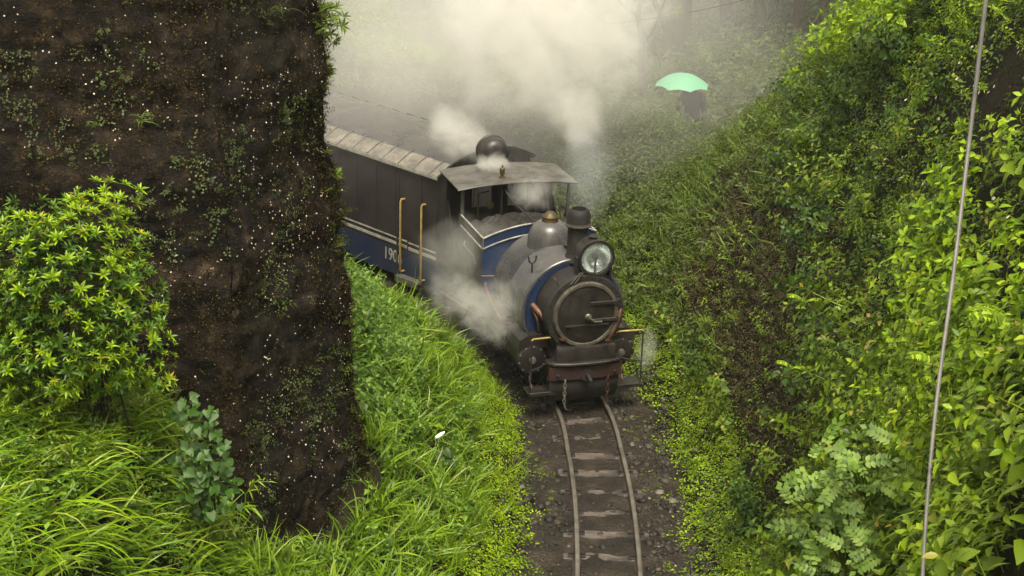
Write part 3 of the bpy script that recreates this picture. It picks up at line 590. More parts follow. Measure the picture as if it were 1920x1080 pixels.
for nm_, pts, r_, mt in (('injector_pipe', [(-0.74, 1.9, 1.25), (-0.78, 1.7, 1.2), (-0.76, 1.2, 1.02), (-0.70, 0.95, 1.0), (-0.66, 0.85, 1.05)], 0.02, 'copper'), ('sand_pipe', [(-0.36, -0.02, 0.95), (-0.42, 0.1, 0.7), (-0.36, 0.55, 0.3), (-0.33, 0.75, 0.16)], 0.018, 'soot'), ('sand_pipe', [(0.36, -0.02, 0.95), (0.42, 0.1, 0.7), (0.36, 0.55, 0.3), (0.33, 0.75, 0.16)], 0.018, 'soot'),
    ('lubricator_pipe', [(-0.52, 0.3, 1.12), (-0.56, 0.25, 1.3), (-0.60, 0.36, 1.42)], 0.010, 'copper'), ('drain_pipe', [(-0.60, 0.34, 0.58), (-0.62, 0.25, 0.45), (-0.60, 0.1, 0.34)], 0.013, 'copper'), ('drain_pipe', [(0.60, 0.34, 0.58), (0.62, 0.25, 0.45), (0.60, 0.1, 0.34)], 0.013, 'copper'),
    ('whistle_pipe', [(-0.10, 1.45, 2.05), (-0.14, 1.9, 2.10), (-0.16, 2.5, 2.12), (-0.18, 2.95, 2.2)], 0.012, 'soot'), ('tank_balance_pipe', [(-0.62, 0.52, 1.0), (-0.5, 0.46, 0.92), (0.0, 0.44, 0.88), (0.5, 0.46, 0.92), (0.56, 0.52, 1.0)], 0.03, 'soot')):
    MB().tube([tuple(q_) for q_ in catmull(np.array(pts), 5)], r_, 8).build(nm_, M[mt], loco, smooth=True)
for sx in (-1, 1):
    lb = MB(); lb.box(sx * 0.68 - 0.06, sx * 0.68 + 0.06, 1.0, 1.16, 0.89, 1.04); lb.lathe([(0.03, 0), (0.03, 0.03), (0.01, 0.035)], (sx * 0.68, 1.08, 1.04), (0, 0, 1), 10); lb.build('lubricator', M['black'], loco, bevel=0.008)
    tb = MB(); tb.box(min(sx * 0.55, sx * 0.79), max(sx * 0.55, sx * 0.79), 1.35, 1.75, 0.89, 1.10); tb.build('tool_box', M['black'], loco, bevel=0.01)
# boiler behind the tank
bo = MB(); bo.lathe([(0.42, 0.4), (0.42, 2.95)], (-0.02, 0, 1.38), (0, 1, 0), 32); bo.build('boiler', M['black'], loco, smooth=True)
fb = MB(); fb.box(-0.33, 0.33, 1.9, 2.9, 0.5, 1.2); fb.build('firebox', M['soot'], loco, bevel=0.02)
# bunker in front of the cab
BY0, BY1, BH = 1.86, 2.92, 0.80
def arc_z(x, side, mid): return side + (mid - side) * (1 - (x / BH) ** 2)
xsb = np.linspace(-BH, BH, 17); bn = MB()
bn.sheet([[(x, BY0, z0 if z0 < 1.6 else arc_z(x, z0, z0 + 0.17)) for x in xsb] for z0 in (0.89, 1.3, 1.72)], 0.012, (0, 1, 0)); bn_o = bn.build('bunker', M['blue'], loco)
up_ = MB(); up_.sheet([[(x, BY0 - 0.004, arc_z(x, z0, z0 + 0.17)) for x in xsb] for z0 in (1.724, 1.866)], 0.012, (0, 1, 0)); up_.build('bunker_upper_plate', M['blue'], bn_o)
for z0, r_ in ((1.868, 0.013), (1.722, 0.012)):
    tr = MB(); tr.tube([(x, BY0 - 0.006, arc_z(x, z0, z0 + 0.17)) for x in xsb], r_, 6); tr.build('trim_line', M['white'], bn_o, smooth=True)
for sx in (-1, 1):
    sd = MB(); sd.box(min(sx * 0.788, sx * 0.80), max(sx * 0.788, sx * 0.80), BY0 + 0.013, BY1, 0.89, 1.866); sd.build('bunker_side', M['black'], bn_o, bevel=0.003)
    tr = MB(); tr.tube([(sx * 0.797, BY0, 1.868), (sx * 0.797, BY1, 1.868)], 0.012, 6); tr.build('trim_line', M['white'], bn_o, smooth=True)
    tr = MB(); tr.tube([(sx * 0.803, BY0, 1.722), (sx * 0.803, BY1 - 0.02, 1.722)], 0.011, 6); tr.build('trim_line', M['white'], bn_o, smooth=True)
    cp_ = MB(); cp_.lathe([(0.012, 0), (0.012, 0.14)], (sx * 0.80, BY0, 1.725), (0, 0, 1), 8); cp_.build('corner_strip', M['steel'], bn_o, smooth=True)
    hr = MB(); hr.tube([(sx * 0.83, 1.75, 1.38), (sx * 0.86, 1.70, 1.40), (sx * 0.70, 1.62, 1.42), (sx * 0.45, 1.62, 1.41)], 0.011, 6); hr.build('tank_grab_rail', M['copper'], loco, smooth=True)
    hr = MB(); hr.tube([(sx * 0.83, 2.6, 1.60), (sx * 0.86, 2.55, 1.56), (sx * 0.86, 2.1, 1.56), (sx * 0.84, 2.05, 1.45)], 0.010, 6); hr.build('side_rod', M['steel'], loco, smooth=True)
# coal heap in the bunker
nxc, nyc = 26, 18; cv = []
for j in range(nyc):
    for i in range(nxc):
        x = -0.77 + 1.54 * i / (nxc - 1); y = BY0 + 0.03 + (BY1 - BY0 - 0.05) * j / (nyc - 1); cv.append((x, y, 1.70 + 0.16 * (1 - (x / 0.8) ** 2) + random.uniform(-0.022, 0.028)))
cf = [(j * nxc + i, j * nxc + i + 1, (j + 1) * nxc + i + 1, (j + 1) * nxc + i) for j in range(nyc - 1) for i in range(nxc - 1)]
coal = MB(); coal.add(cv, cf); coal_o = coal.build('coal', M['coal'], loco)
# cab
CB0, CB1 = 2.93, 3.72
for px, r_ in ((-0.775, 0.022), (0.775, 0.022)):
    p = MB(); p.box(px - r_, px + r_, CB0, CB0 + 0.04, 1.70, 2.24); p.build('cab_pillar', M['cabroof'], loco, bevel=0.004)
    p = MB(); p.box(px - r_, px + r_, CB1 - 0.05, CB1 - 0.01, 0.9, 2.24); p.build('cab_pillar', M['black'], loco, bevel=0.004)
for px, r_ in ((-0.21, 0.014), (0.33, 0.026)):
    p = MB(); p.box(px - r_, px + r_, CB0 + 0.01, CB0 + 0.045, 1.75, 2.29); p.build('cab_mullion', M['black'], loco, bevel=0.003)
bw = MB(); bw.box(-0.75, 0.75, CB1 - 0.03, CB1, 0.9, 1.72); bw.box(-0.75, -0.42, CB1 - 0.03, CB1, 1.72, 2.23); bw.box(0.42, 0.75, CB1 - 0.03, CB1, 1.72, 2.23); bw.box(-0.12, 0.12, CB1 - 0.03, CB1, 1.72, 2.25); bw.build('cab_back', M['soot'], loco)
fs = MB(); fs.box(-0.75, 0.75, CB0 + 0.005, CB0 + 0.02, 0.9, 1.74); fs.build('cab_front', M['soot'], loco)
for sx in (-1, 1):
    sd = MB(); sd.sheet([[(sx * 0.795, y, z) for y in np.linspace(CB0 + 0.01, CB1, 9)] for z in (0.89, 1.45)] + [[(sx * 0.795, y, 1.86 - 0.32 * math.sin(math.pi * min(1, max(0, (y - 3.05) / 0.5))) ** 0.5 if 3.05 < y < 3.55 else 1.86) for y in np.linspace(CB0 + 0.01, CB1, 9)]], 0.012, (-sx, 0, 0)); sd.build('cab_side', M['black'], loco)
rows = []
for y in (CB0 - 0.12, CB0 - 0.06, 3.3, CB1 + 0.04, CB1 + 0.08):
    rows.append([(x, y, 2.335 - 0.065 * (abs(x) / 0.88) ** 2.2 - (0.012 if y < CB0 - 0.1 else 0) + random.uniform(-0.003, 0.003)) for x in np.linspace(-0.88, 0.86, 15)])
rf = MB(); rf.sheet(rows, 0.016, (0, 0, -1)); rf_o = rf.build('cab_roof', M['cabroof'], loco, smooth=True, angle=50)
MB().tube([(x, CB0 - 0.122, 2.317 - 0.065 * (abs(x) / 0.88) ** 2.2) for x in np.linspace(-0.88, 0.86, 15)], 0.012, 6).build('roof_edge', M['black'], rf_o, smooth=True)
wh = MB(); wh.lathe([(0.05, 0.0), (0.045, 0.02), (0.018, 0.03), (0.018, 0.05), (0.036, 0.055), (0.036, 0.13), (0.03, 0.14), (0.012, 0.15), (0.012, 0.18), (0.004, 0.185)], (-0.18, 3.05, 2.33), (0, 0, 1), 14); wh.build('whistle', M['bronze'], loco, smooth=True, angle=30)
rl = MB(); rl.lathe([(0.02, -0.10), (0.13, -0.09), (0.19, -0.05), (0.21, 0.0), (0.215, 0.16), (0.23, 0.17), (0.23, 0.20), (0.20, 0.21)], (-0.12, CB1 - 0.12, 2.53), (0, 1, 0), 32); rl_o = rl.build('rear_headlight', M['black'], loco, smooth=True)
MB().tube([(-0.12 + 0.222 * math.cos(a), CB1 + 0.06, 2.53 + 0.222 * math.sin(a)) for a in np.linspace(0, 2 * math.pi, 32, endpoint=False)], 0.014, 6, True).build('lamp_rim', M['ring'], rl_o, smooth=True)
MB().box(-0.2, -0.04, CB1 - 0.16, CB1 + 0.02, 2.31, 2.36).build('lamp_base', M['soot'], rl_o)
# small cab fittings glimpsed behind the opening
g = MB()
for gx, gz in ((-0.35, 1.95), (0.02, 2.0), (0.2, 1.9)): g.lathe([(0.055, 0), (0.055, 0.03), (0.045, 0.035)], (gx, CB0 + 0.12, gz), (0, -1, 0), 14)
g.tube([(-0.5, 3.1, 1.75), (-0.5, 3.1, 2.1), (-0.35, 3.08, 2.14)], 0.013, 6); g.tube([(0.55, 3.1, 1.74), (0.52, 3.2, 2.05)], 0.015, 6); g.build('cab_fittings', M['bronze'], loco, smooth=True)['kind'] = 'stuff'

# ================================================================== THE COACH
coach = empty('passenger_coach', (-0.47, 23.03, 0.0), R(44.5))
tag(coach, 'dark coach with twin white lines and yellow grab rails, coupled behind locomotive', 'railway coach')
def dark_board_mat():
    t = NT('dark_brown_boards'); co = t.coord('Object'); n = t.noise(co, 2.5, 5); n2 = t.noise(t.mapping(co, (1, 14, 0.8)), 3, 4)
    c = t.ramp(n, [(0.3, (0.018, 0.014, 0.016)), (0.7, (0.040, 0.031, 0.032))]); c = t.mix(0.5, c, t.ramp(n2, [(0.3, 0.45), (0.7, 1.0)]), 'MULTIPLY')
    return t.done(t.bsdf(c, 0.45, 0, 0.45, t.bump(n2, 0.2, 0.01)))
M['board'] = dark_board_mat()
def coach_roof_mat():
    t = NT('tarred_weathered_roof'); co = t.coord('Object'); n = t.noise(co, 2.0, 6, 0.65); n2 = t.noise(t.mapping(co, (5, 0.8, 1)), 4, 5, 0.7)
    c = t.ramp(n, [(0.3, (0.024, 0.021, 0.020)), (0.6, (0.056, 0.050, 0.047)), (0.8, (0.11, 0.10, 0.092))]); c = t.mix(t.ramp(n2, [(0.58, 0.0), (0.70, 0.85)]), c, (0.17, 0.15, 0.125))
    return t.done(t.bsdf(c, t.ramp(n, [(0.35, 0.18), (0.7, 0.55)]), 0, 0.65, t.bump(n2, 0.5, 0.012)))
M['croof'] = coach_roof_mat()
def pale_roof_mat():
    t = NT('chalky_roof_edge'); co = t.coord('Object'); n = t.noise(co, 3.0, 6, 0.7); n2 = t.noise(t.mapping(co, (1, 5, 5)), 5, 5, 0.7)
    c = t.ramp(n, [(0.3, (0.075, 0.066, 0.054)), (0.6, (0.20, 0.18, 0.15))]); c = t.mix(t.ramp(n2, [(0.5, 0.0), (0.7, 0.8)]), c, (0.03, 0.024, 0.020))
    return t.done(t.bsdf(c, 0.5, 0, 0.5, t.bump(n2, 0.3, 0.01)))
M['proof'] = pale_roof_mat()
CLEN, CW = 6.6, 0.95
def croof(x): return 2.02 + 0.27 * (1 - min(1, abs(x) / 1.0) ** 2.4)
MB().box(-CW, -CW + 0.03, 0.0, CLEN, 0.66, 2.0).box(CW - 0.03, CW, 0.0, CLEN, 0.66, 2.0).build('upper_side', M['board'], coach)
MB().box(-CW - 0.004, -CW + 0.03, 0.0, CLEN, 0.24, 0.66).box(CW - 0.03, CW + 0.004, 0.0, CLEN, 0.24, 0.66).build('lower_side', M['navy'], coach)
for y_ in (0.004, CLEN - 0.004):
    e = MB(); xr = np.linspace(-CW + 0.004, CW - 0.004, 21); e.sheet([[(x, y_, z) for x in xr] for z in (0.25, 1.9)] + [[(x, y_, croof(x) - 0.02) for x in xr]], 0.025, (0, 1 if y_ < 1 else -1, 0)); e.build('end_wall', M['soot'], coach)
for x_ in (-0.6, -0.2, 0.2, 0.6): MB().box(x_ - 0.02, x_ + 0.02, -0.018, 0.003, 0.3, 2.02).build('end_batten', M['soot'], coach)
xr = np.linspace(-0.74, 0.74, 19); r_ = MB(); r_.sheet([[(x, y, croof(x) + random.uniform(-0.004, 0.004)) for x in xr] for y in np.linspace(-0.06, CLEN + 0.05, 40)], 0.02, (0, 0, -1)); croof_o = r_.build('roof', M['croof'], coach, smooth=True, angle=60)
for sx in (-1, 1):
    r_ = MB(); r_.sheet([[(sx * x, y, croof(x) + 0.003 - 0.002 * math.sin(y * 9)) for x in (0.735, 0.80, 0.86, 0.91, 0.95, 0.98, 1.0)] for y in np.linspace(-0.06, CLEN + 0.05, 60)], 0.02, (0, 0, -1)); r_.build('roof_edge', M['proof'], croof_o, smooth=True, angle=60)
    MB().box(min(sx * 0.985, sx * 1.005), max(sx * 0.985, sx * 1.005), -0.05, CLEN + 0.04, 1.97, 2.015).build('gutter', M['white'], croof_o)
    for k in range(18):
        y = 0.12 + 0.36 * k; MB().tube([(sx * x, y, croof(x) + 0.010) for x in (0.70, 0.76, 0.82, 0.88, 0.93, 0.97, 1.0)], 0.011, 6).build('roof_rib', M['croof'], croof_o, smooth=True)
MB().tube([(x, -0.062, croof(x) - 0.005) for x in np.linspace(-1, 1, 25)], 0.016, 6).build('roof_hoop', M['soot'], croof_o, smooth=True)
for zc_, th in ((0.825, 0.022), (0.735, 0.045)):
    MB().box(-CW - 0.010, -CW - 0.002, 0.0, 0.62, zc_ - th / 2, zc_ + th / 2).box(-CW - 0.010, -CW - 0.002, 0.66, CLEN, zc_ - th / 2 + 0.01, zc_ + th / 2 + 0.01).build('white_line', M['white'], coach)
for y in np.arange(0.95, CLEN, 0.46): MB().box(-CW - 0.012, -CW - 0.001, y - 0.018, y + 0.018, 0.86, 1.99).build('side_batten', M['board'], coach)
MB().box(-CW - 0.02, -CW - 0.001, 0.33, 0.36, 0.3, 1.95).build('door_edge', M['board'], coach)
MB().box(-CW - 0.02, -CW - 0.001, 0.86, 0.89, 0.3, 1.95).build('door_edge', M['board'], coach)
for y, z0, z1 in ((0.25, 0.36, 1.50), (0.73, 0.38, 1.47)):
    MB().tube([(-CW, y, z1 + 0.02), (-CW - 0.06, y, z1 + 0.03), (-CW - 0.08, y, z1), (-CW - 0.08, y, z0), (-CW - 0.06, y, z0 - 0.03), (-CW, y, z0 - 0.03)], 0.017, 8).build('grab_rail', M['yellow'], coach, smooth=True)
MB().box(-CW - 0.14, -CW - 0.01, 0.25, 0.78, 0.275, 0.30).box(-CW - 0.145, -CW - 0.135, 0.25, 0.78, 0.20, 0.305).build('footboard', M['cabroof'], coach, bevel=0.004)
MB().box(-0.85, 0.85, 0.1, CLEN - 0.1, 0.20, 0.30).build('underframe', M['soot'], coach)
for y in (1.1, 1.9, 4.7, 5.5):
    w = MB()
    for sx in (-1, 1): w.lathe([(0.22, -0.03), (0.235, -0.03), (0.20, -0.02), (0.20, 0.05), (0.06, 0.05), (0.05, 0.0)], (sx * 0.3, y, 0.325), (sx, 0, 0), 24)
    w.tube([(-0.33, y, 0.325), (0.33, y, 0.325)], 0.035, 8); w.build('wheelset', M['soot'], coach, smooth=True)
# the painted number
tc = bpy.data.curves.new('coach_number', 'FONT'); tc.body = '1906'; tc.size = 0.27; tc.extrude = 0.002; tc.align_x = 'CENTER'; tc.align_y = 'CENTER'; tc.offset = 0.003
to = bpy.data.objects.new('tmp_number', tc); COL.objects.link(to); dg = bpy.context.evaluated_depsgraph_get()
nm = bpy.data.meshes.new_from_object(to.evaluated_get(dg)); bpy.data.objects.remove(to); nm.materials.clear()
num = link('number', nm, M['white'], coach); num.rotation_euler = (R(90), 0, R(-90)); num.location = (-CW - 0.010, 0.985, 0.52); num.scale = (0.82, 1, 1)

# ================================================================== PLANT TEMPLATES (numpy vertex / triangle arrays, z = growth)
def leaf_geo(o, d, up, l, w, fold=0.18, droop=0.15):
    o, d, up = np.array(o, float), unit(np.array(d, float)), unit(np.array(up, float)); s = unit(np.cross(d, up)); up = np.cross(s, d)
    m = o + d * l * 0.45; V = [o, m + s * w / 2 + up * fold * w, m, m - s * w / 2 + up * fold * w, o + d * l - up * droop * l]
    return np.array(V), np.array([[0, 2, 1], [0, 3, 2], [1, 2, 4], [2, 3, 4]])
def leaf_hi(o, d, up, l, w, fold=0.18, droop=0.15):
    """a longer outline for plants close to the camera"""
    o, d, up = np.array(o, float), unit(np.array(d, float)), unit(np.array(up, float)); s = unit(np.cross(d, up)); up = np.cross(s, d); V = [o]
    for u, k in ((0.18, 0.62), (0.42, 1.0), (0.70, 0.68)):
        m = o + d * l * u - up * droop * l * u * u; V += [m + s * w / 2 * k + up * fold * w * k, m, m - s * w / 2 * k + up * fold * w * k]
    V.append(o + d * l - up * droop * l)
    F = [[0, 2, 1], [0, 3, 2]]
    for b in (1, 4): F += [[b, b + 1, b + 4], [b, b + 4, b + 3], [b + 1, b + 2, b + 5], [b + 1, b + 5, b + 4]]
    F += [[7, 8, 10 - 1], [8, 9, 10 - 1]] if False else [[7, 8, 10], [8, 9, 10]]
    return np.array(V), np.array(F)
def join(gs):
    V, F, b = [], [], 0
    for v, f in gs: V.append(v); F.append(f + b); b += len(v)
    return np.concatenate(V), np.concatenate(F)
def ribbon(pts, w):
    """tapered strip along pts; w = list of widths; the strip's flat side faces sideways"""
    pts = np.array(pts, float); t = unit(np.gradient(pts, axis=0)); s = unit(np.cross(t, np.array([0.0, 1, 0.02]))); s = np.where(np.abs(s).sum(1, keepdims=True) < 1e-6, [[1, 0, 0]], s)
    s = np.tile(np.array([[0.0, 1.0, 0.0]]), (len(pts), 1))
    V = []; F = []
    for i in range(len(pts) - 1): V += [pts[i] - s[i] * w[i] / 2, pts[i] + s[i] * w[i] / 2]
    V.append(pts[-1]); n = len(pts) - 1
    for i in range(n - 1): F += [[2 * i, 2 * i + 1, 2 * i + 3], [2 * i, 2 * i + 3, 2 * i + 2]]
    F.append([2 * n - 2, 2 * n - 1, 2 * n]); return np.array(V), np.array(F)
def blade(bend=0.6, w=0.03, seg=5, tip=0.0):
    """unit-length arching blade leaning to +x"""
    a = np.linspace(0, 1, seg + 1); th = bend * a ** 1.2 * 1.6; dx, dz = np.sin(th), np.cos(th)
    x = np.concatenate([[0], np.cumsum((dx[1:] + dx[:-1]) / 2)]) / seg; z = np.concatenate([[0], np.cumsum((dz[1:] + dz[:-1]) / 2)]) / seg
    return ribbon(np.column_stack([x, np.zeros(seg + 1), z]), [w * (0.7 + 0.3 * math.sin(math.pi * min(1, u * 1.6))) * (1 - u ** 3) for u in a])
def tuft(n, bend, w, spread, r_, seg=5):
    gs = []
    for i in range(n):
        V, F = blade(r_.uniform(*bend), w * r_.uniform(0.7, 1.3), seg); az_ = r_.uniform(0, 2 * math.pi); tilt = r_.uniform(0, spread); sc_ = r_.uniform(0.55, 1.1)
        c, s = math.cos(tilt), math.sin(tilt); V = V @ np.array([[c, 0, -s], [0, 1, 0], [s, 0, c]]); c, s = math.cos(az_), math.sin(az_); V = V @ np.array([[c, s, 0], [-s, c, 0], [0, 0, 1]])
        gs.append((V * sc_ + np.array([r_.normal(0, 0.05), r_.normal(0, 0.05), 0]), F))
    return join(gs)
def comb(n, r_):
    """tuft whose blades all arch over toward +x"""
    gs = []
    for i in range(n):
        V, F = blade(r_.uniform(0.7, 1.5), 0.034 * r_.uniform(0.7, 1.35), 6); c, s_ = math.cos(r_.normal(0, 0.5)), 0; a = r_.normal(0, 0.55); c, s_ = math.cos(a), math.sin(a)
        gs.append((V @ np.array([[c, s_, 0], [-s_, c, 0], [0, 0, 1]]) * r_.uniform(0.5, 1.15) + np.array([r_.normal(0, 0.08), r_.normal(0, 0.08), 0]), F))
    return join(gs)
def herb(r_, nodes=5, leaf=0.30, w=0.5, droop=0.3, lean=0.25, opposite=True, up_tilt=0.35, stem=True, lf=leaf_geo):
    """upright leafy stem of unit height"""
    gs = []; bx, by = r_.normal(0, lean), r_.normal(0, lean); P0 = lambda u: np.array([bx * u * u, by * u * u, u])
    if stem: gs.append(ribbon([P0(u) for u in np.linspace(0, 1, 4)], [0.02, 0.018, 0.014, 0.01]))
    for i in range(nodes):
        u = 0.25 + 0.75 * (i + 1) / nodes; a = i * 1.57 + r_.uniform(-0.3, 0.3); k = (1.1 - 0.5 * u) * r_.uniform(0.8, 1.15)
        for j in range(2 if opposite else 1):
            aa = a + j * math.pi; d = np.array([math.cos(aa), math.sin(aa), up_tilt * r_.uniform(-0.3, 1.2)])
            gs.append(lf(P0(u) + d * 0.04, d, (0, 0, 1), leaf * k, leaf * k * w, 0.15, droop))
    for j in range(3): gs.append(lf(P0(1.0), (math.cos(j * 2.1), math.sin(j * 2.1), 0.9), (0, 0, 1), leaf * 0.5, leaf * 0.25, 0.15, 0.1))
    return join(gs)
def leaf_lo(o, d, up, l, w, fold=0.18, droop=0.15):
    o, d, up = np.array(o, float), unit(np.array(d, float)), unit(np.array(up, float)); s = unit(np.cross(d, up)); up = np.cross(s, d); m = o + d * l * 0.45
    return np.array([o, m + s * w / 2 + up * fold * w, o + d * l - up * droop * l, m - s * w / 2 + up * fold * w]), np.array([[0, 2, 1], [0, 3, 2]])
def carpet(r_, n=12, leaf=0.3, lf=leaf_geo):
    gs = []
    for i in range(n):
        a = r_.uniform(0, 6.28); d = np.array([math.cos(a), math.sin(a), r_.uniform(-0.1, 0.5)]); o = np.array([r_.normal(0, 0.4), r_.normal(0, 0.4), r_.uniform(0.05, 0.5)]); gs.append(lf(o, d, (0, 0, 1), leaf * r_.uniform(0.6, 1.2), leaf * r_.uniform(0.5, 0.8), 0.1, 0.1))
    return join(gs)
def rosette(r_, n=10, l=1.0, w=0.26):
    gs = []
    for i in range(n):
        a = i * 2.399 + r_.uniform(-0.2, 0.2); inner = i / n; el_ = 0.15 + 0.9 * inner + r_.uniform(-0.1, 0.1)
        gs.append(leaf_hi((0, 0, 0.05 * inner), (math.cos(a) * math.cos(el_), math.sin(a) * math.cos(el_), math.sin(el_)), (0, 0, 1), l * (1 - 0.35 * inner) * r_.uniform(0.85, 1.1), w * (1 - 0.2 * inner), 0.2, 0.12))
    return join(gs)
def frond(n=16, l=1.0, w=0.34):
    gs = []; pts = []
    for i in range(n + 1):
        u = i / n; p = np.array([u * l * (1 - 0.12 * u), 0, 0.42 * l * math.sin(u * 2.1) - 0.10 * u]); pts.append(p)
    gs.append(ribbon(pts, [0.016 * (1 - 0.8 * i / n) for i in range(n + 1)]))
    for i in range(2, n + 1):
        u = i / n; lw = w * math.sin(math.pi * min(1, 0.12 + 0.88 * u)) ** 0.8 * (0.55 if u > 0.97 else 1) + 0.02
        for sgn in (-1, 1): gs.append(leaf_geo(pts[i], (0.45, sgn * 1.0, -0.12), (0, 0, 1), lw, 0.075, 0.05, 0.12))
    return join(gs)
def pinnate(r_, pairs=5, l=1.0):
    gs = []; pts = [np.array([u * l, 0, 0.10 * math.sin(u * 2.5)]) for u in np.linspace(0, 1, pairs + 2)]; gs.append(ribbon(pts, [0.014] * (pairs + 2)))
    for i in range(1, pairs + 1):
        for sgn in (-1, 1): gs.append(leaf_hi(pts[i], (0.45, sgn, r_.uniform(-0.1, 0.15)), (0, 0, 1), 0.30 * l * r_.uniform(0.85, 1.1), 0.19 * l, 0.08, 0.1))
    gs.append(leaf_geo(pts[-1], (1, 0, 0), (0, 0, 1), 0.32 * l, 0.2 * l, 0.08, 0.1)); return join(gs)
def daisy(petals=8):
    V = [(0, 0, 0.03)] + [(math.cos(2 * math.pi * k / petals) * (1 if k % 2 == 0 else 0.82), math.sin(2 * math.pi * k / petals) * (1 if k % 2 == 0 else 0.82), 0.12) for k in range(petals)]
    return np.array(V, float), np.array([[0, 1 + k, 1 + (k + 1) % petals] for k in range(petals)])
rr = np.random.default_rng(11)
T_comb = [comb(9, rr) for _ in range(6)]
T_grass_long = [tuft(8, (0.6, 1.5), 0.040, 0.45, rr) for _ in range(5)]
T_grass_fine = [tuft(10, (0.25, 0.9), 0.040, 0.35, rr) for _ in range(5)]
T_grass_thick = [tuft(8, (0.2, 0.8), 0.06, 0.4, rr) for _ in range(4)]
T_herb = [herb(rr, 5, 0.34, 0.5) for _ in range(6)]
T_herb_broad = [herb(rr, 4, 0.42, 0.72, 0.35, 0.2) for _ in range(5)]
T_herb_narrow = [herb(rr, 7, 0.34, 0.28, 0.3, 0.2) for _ in range(5)]
T_near = [herb(rr, 5, 0.36, 0.5, 0.35, 0.2, lf=leaf_hi) for _ in range(5)] + [herb(rr, 4, 0.42, 0.66, 0.35, 0.2, lf=leaf_hi) for _ in range(4)]
T_near_narrow = [herb(rr, 6, 0.36, 0.34, 0.3, 0.2, lf=leaf_hi) for _ in range(4)]
T_carpet = [carpet(rr, 12) for _ in range(6)]
T_moss = [carpet(rr, 11, 0.3, leaf_lo) for _ in range(6)]
T_far_grass = [tuft(8, (0.4, 1.3), 0.045, 0.42, rr, 3) for _ in range(6)]
T_far_herb = [herb(rr, 4, 0.40, 0.55, lf=leaf_lo) for _ in range(6)]
T_mug = [herb(rr, 8, 0.30, 0.35, 0.15, 0.3, True, 0.6) for _ in range(4)]

# colours of the different plants
ML = {}
ML['grass_near'] = leaf_mat('long_grass', [(0, (0.018, 0.06, 0.003)), (0.4, (0.10, 0.20, 0.005)), (0.85, (0.235, 0.355, 0.010)), (1, (0.40, 0.42, 0.08))], 0.3, 0.34, spec=0.3)
ML['grass_mid'] = leaf_mat('bank_grass', [(0, (0.018, 0.06, 0.004)), (0.5, (0.095, 0.19, 0.006)), (0.9, (0.20, 0.31, 0.014)), (1, (0.36, 0.38, 0.10))], 0.3, 0.36, spec=0.3)
ML['grass_pale'] = leaf_mat('haze_tinted_grass', [(0, (0.05, 0.10, 0.01)), (0.5, (0.12, 0.20, 0.022)), (1, (0.23, 0.28, 0.05))], 0.35, 0.5)  # pale tone puts the far slope's haze into the grass colour
ML['moss'] = leaf_mat('bright_ground_cover', [(0, (0.07, 0.155, 0.003)), (0.5, (0.19, 0.31, 0.006)), (1, (0.35, 0.44, 0.010))], 0.3, 0.5)
ML['nettle'] = leaf_mat('nettle_leaf', [(0, (0.034, 0.10, 0.010)), (0.6, (0.095, 0.19, 0.015)), (1, (0.20, 0.30, 0.045))], 0.25, 0.4)
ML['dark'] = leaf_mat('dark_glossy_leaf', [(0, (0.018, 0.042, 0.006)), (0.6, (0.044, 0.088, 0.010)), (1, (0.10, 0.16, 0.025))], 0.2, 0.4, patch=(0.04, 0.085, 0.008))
ML['slope'] = leaf_mat('slope_leaf', [(0, (0.030, 0.066, 0.005)), (0.55, (0.095, 0.165, 0.010)), (0.9, (0.18, 0.26, 0.016)), (1, (0.28, 0.19, 0.05))], 0.28, 0.38)
ML['bright'] = leaf_mat('bright_yellow_green_leaf', [(0, (0.06, 0.15, 0.005)), (0.5, (0.19, 0.31, 0.007)), (1, (0.37, 0.46, 0.025))], 0.35, 0.38)  # leaf's own yellow-green; along the crest it also stands in for sunlight
ML['brown'] = leaf_mat('dry_brown_weed', [(0, (0.034, 0.024, 0.010)), (0.45, (0.085, 0.064, 0.026)), (0.8, (0.075, 0.095, 0.018)), (1, (0.22, 0.16, 0.09))], 0.2, 0.6, patch=(0.075, 0.060, 0.020))
ML['olive'] = leaf_mat('olive_undergrowth', [(0, (0.028, 0.044, 0.012)), (0.6, (0.060, 0.088, 0.018)), (1, (0.11, 0.12, 0.04))], 0.25, 0.5)
ML['pale'] = leaf_mat('pale_pinnate_leaf', [(0, (0.07, 0.14, 0.016)), (0.6, (0.13, 0.215, 0.03)), (1, (0.20, 0.28, 0.055))], 0.25, 0.5)
ML['wallmoss'] = leaf_mat('wall_moss', [(0, (0.005, 0.0032, 0.0012)), (0.5, (0.014, 0.009, 0.003)), (0.8, (0.036, 0.026, 0.007)), (1, (0.16, 0.12, 0.035))], 0.15, 0.8, patch=(0.02, 0.016, 0.006), spec=0.1)
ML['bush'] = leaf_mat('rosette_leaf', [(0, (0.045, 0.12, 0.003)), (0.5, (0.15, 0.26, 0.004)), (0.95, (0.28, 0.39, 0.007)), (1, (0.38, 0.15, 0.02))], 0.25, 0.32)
ML['bush_dark'] = leaf_mat('dark_rosette_leaf', [(0, (0.018, 0.05, 0.004)), (0.6, (0.05, 0.12, 0.006)), (0.96, (0.10, 0.19, 0.008)), (1, (0.22, 0.06, 0.02))], 0.2, 0.35)
ML['heart'] = leaf_mat('heart_leaf', [(0, (0.022, 0.065, 0.008)), (0.6, (0.06, 0.135, 0.018)), (1, (0.12, 0.21, 0.035))], 0.22, 0.45)
def petal_mat():
    t = NT('daisy_petal'); return t.done(t.bsdf(t.ramp(t.island(), [(0, (0.15, 0.135, 0.08)), (0.6, (0.50, 0.46, 0.35)), (1, (0.50, 0.36, 0.29))]), 0.6))
ML['petal'] = petal_mat()
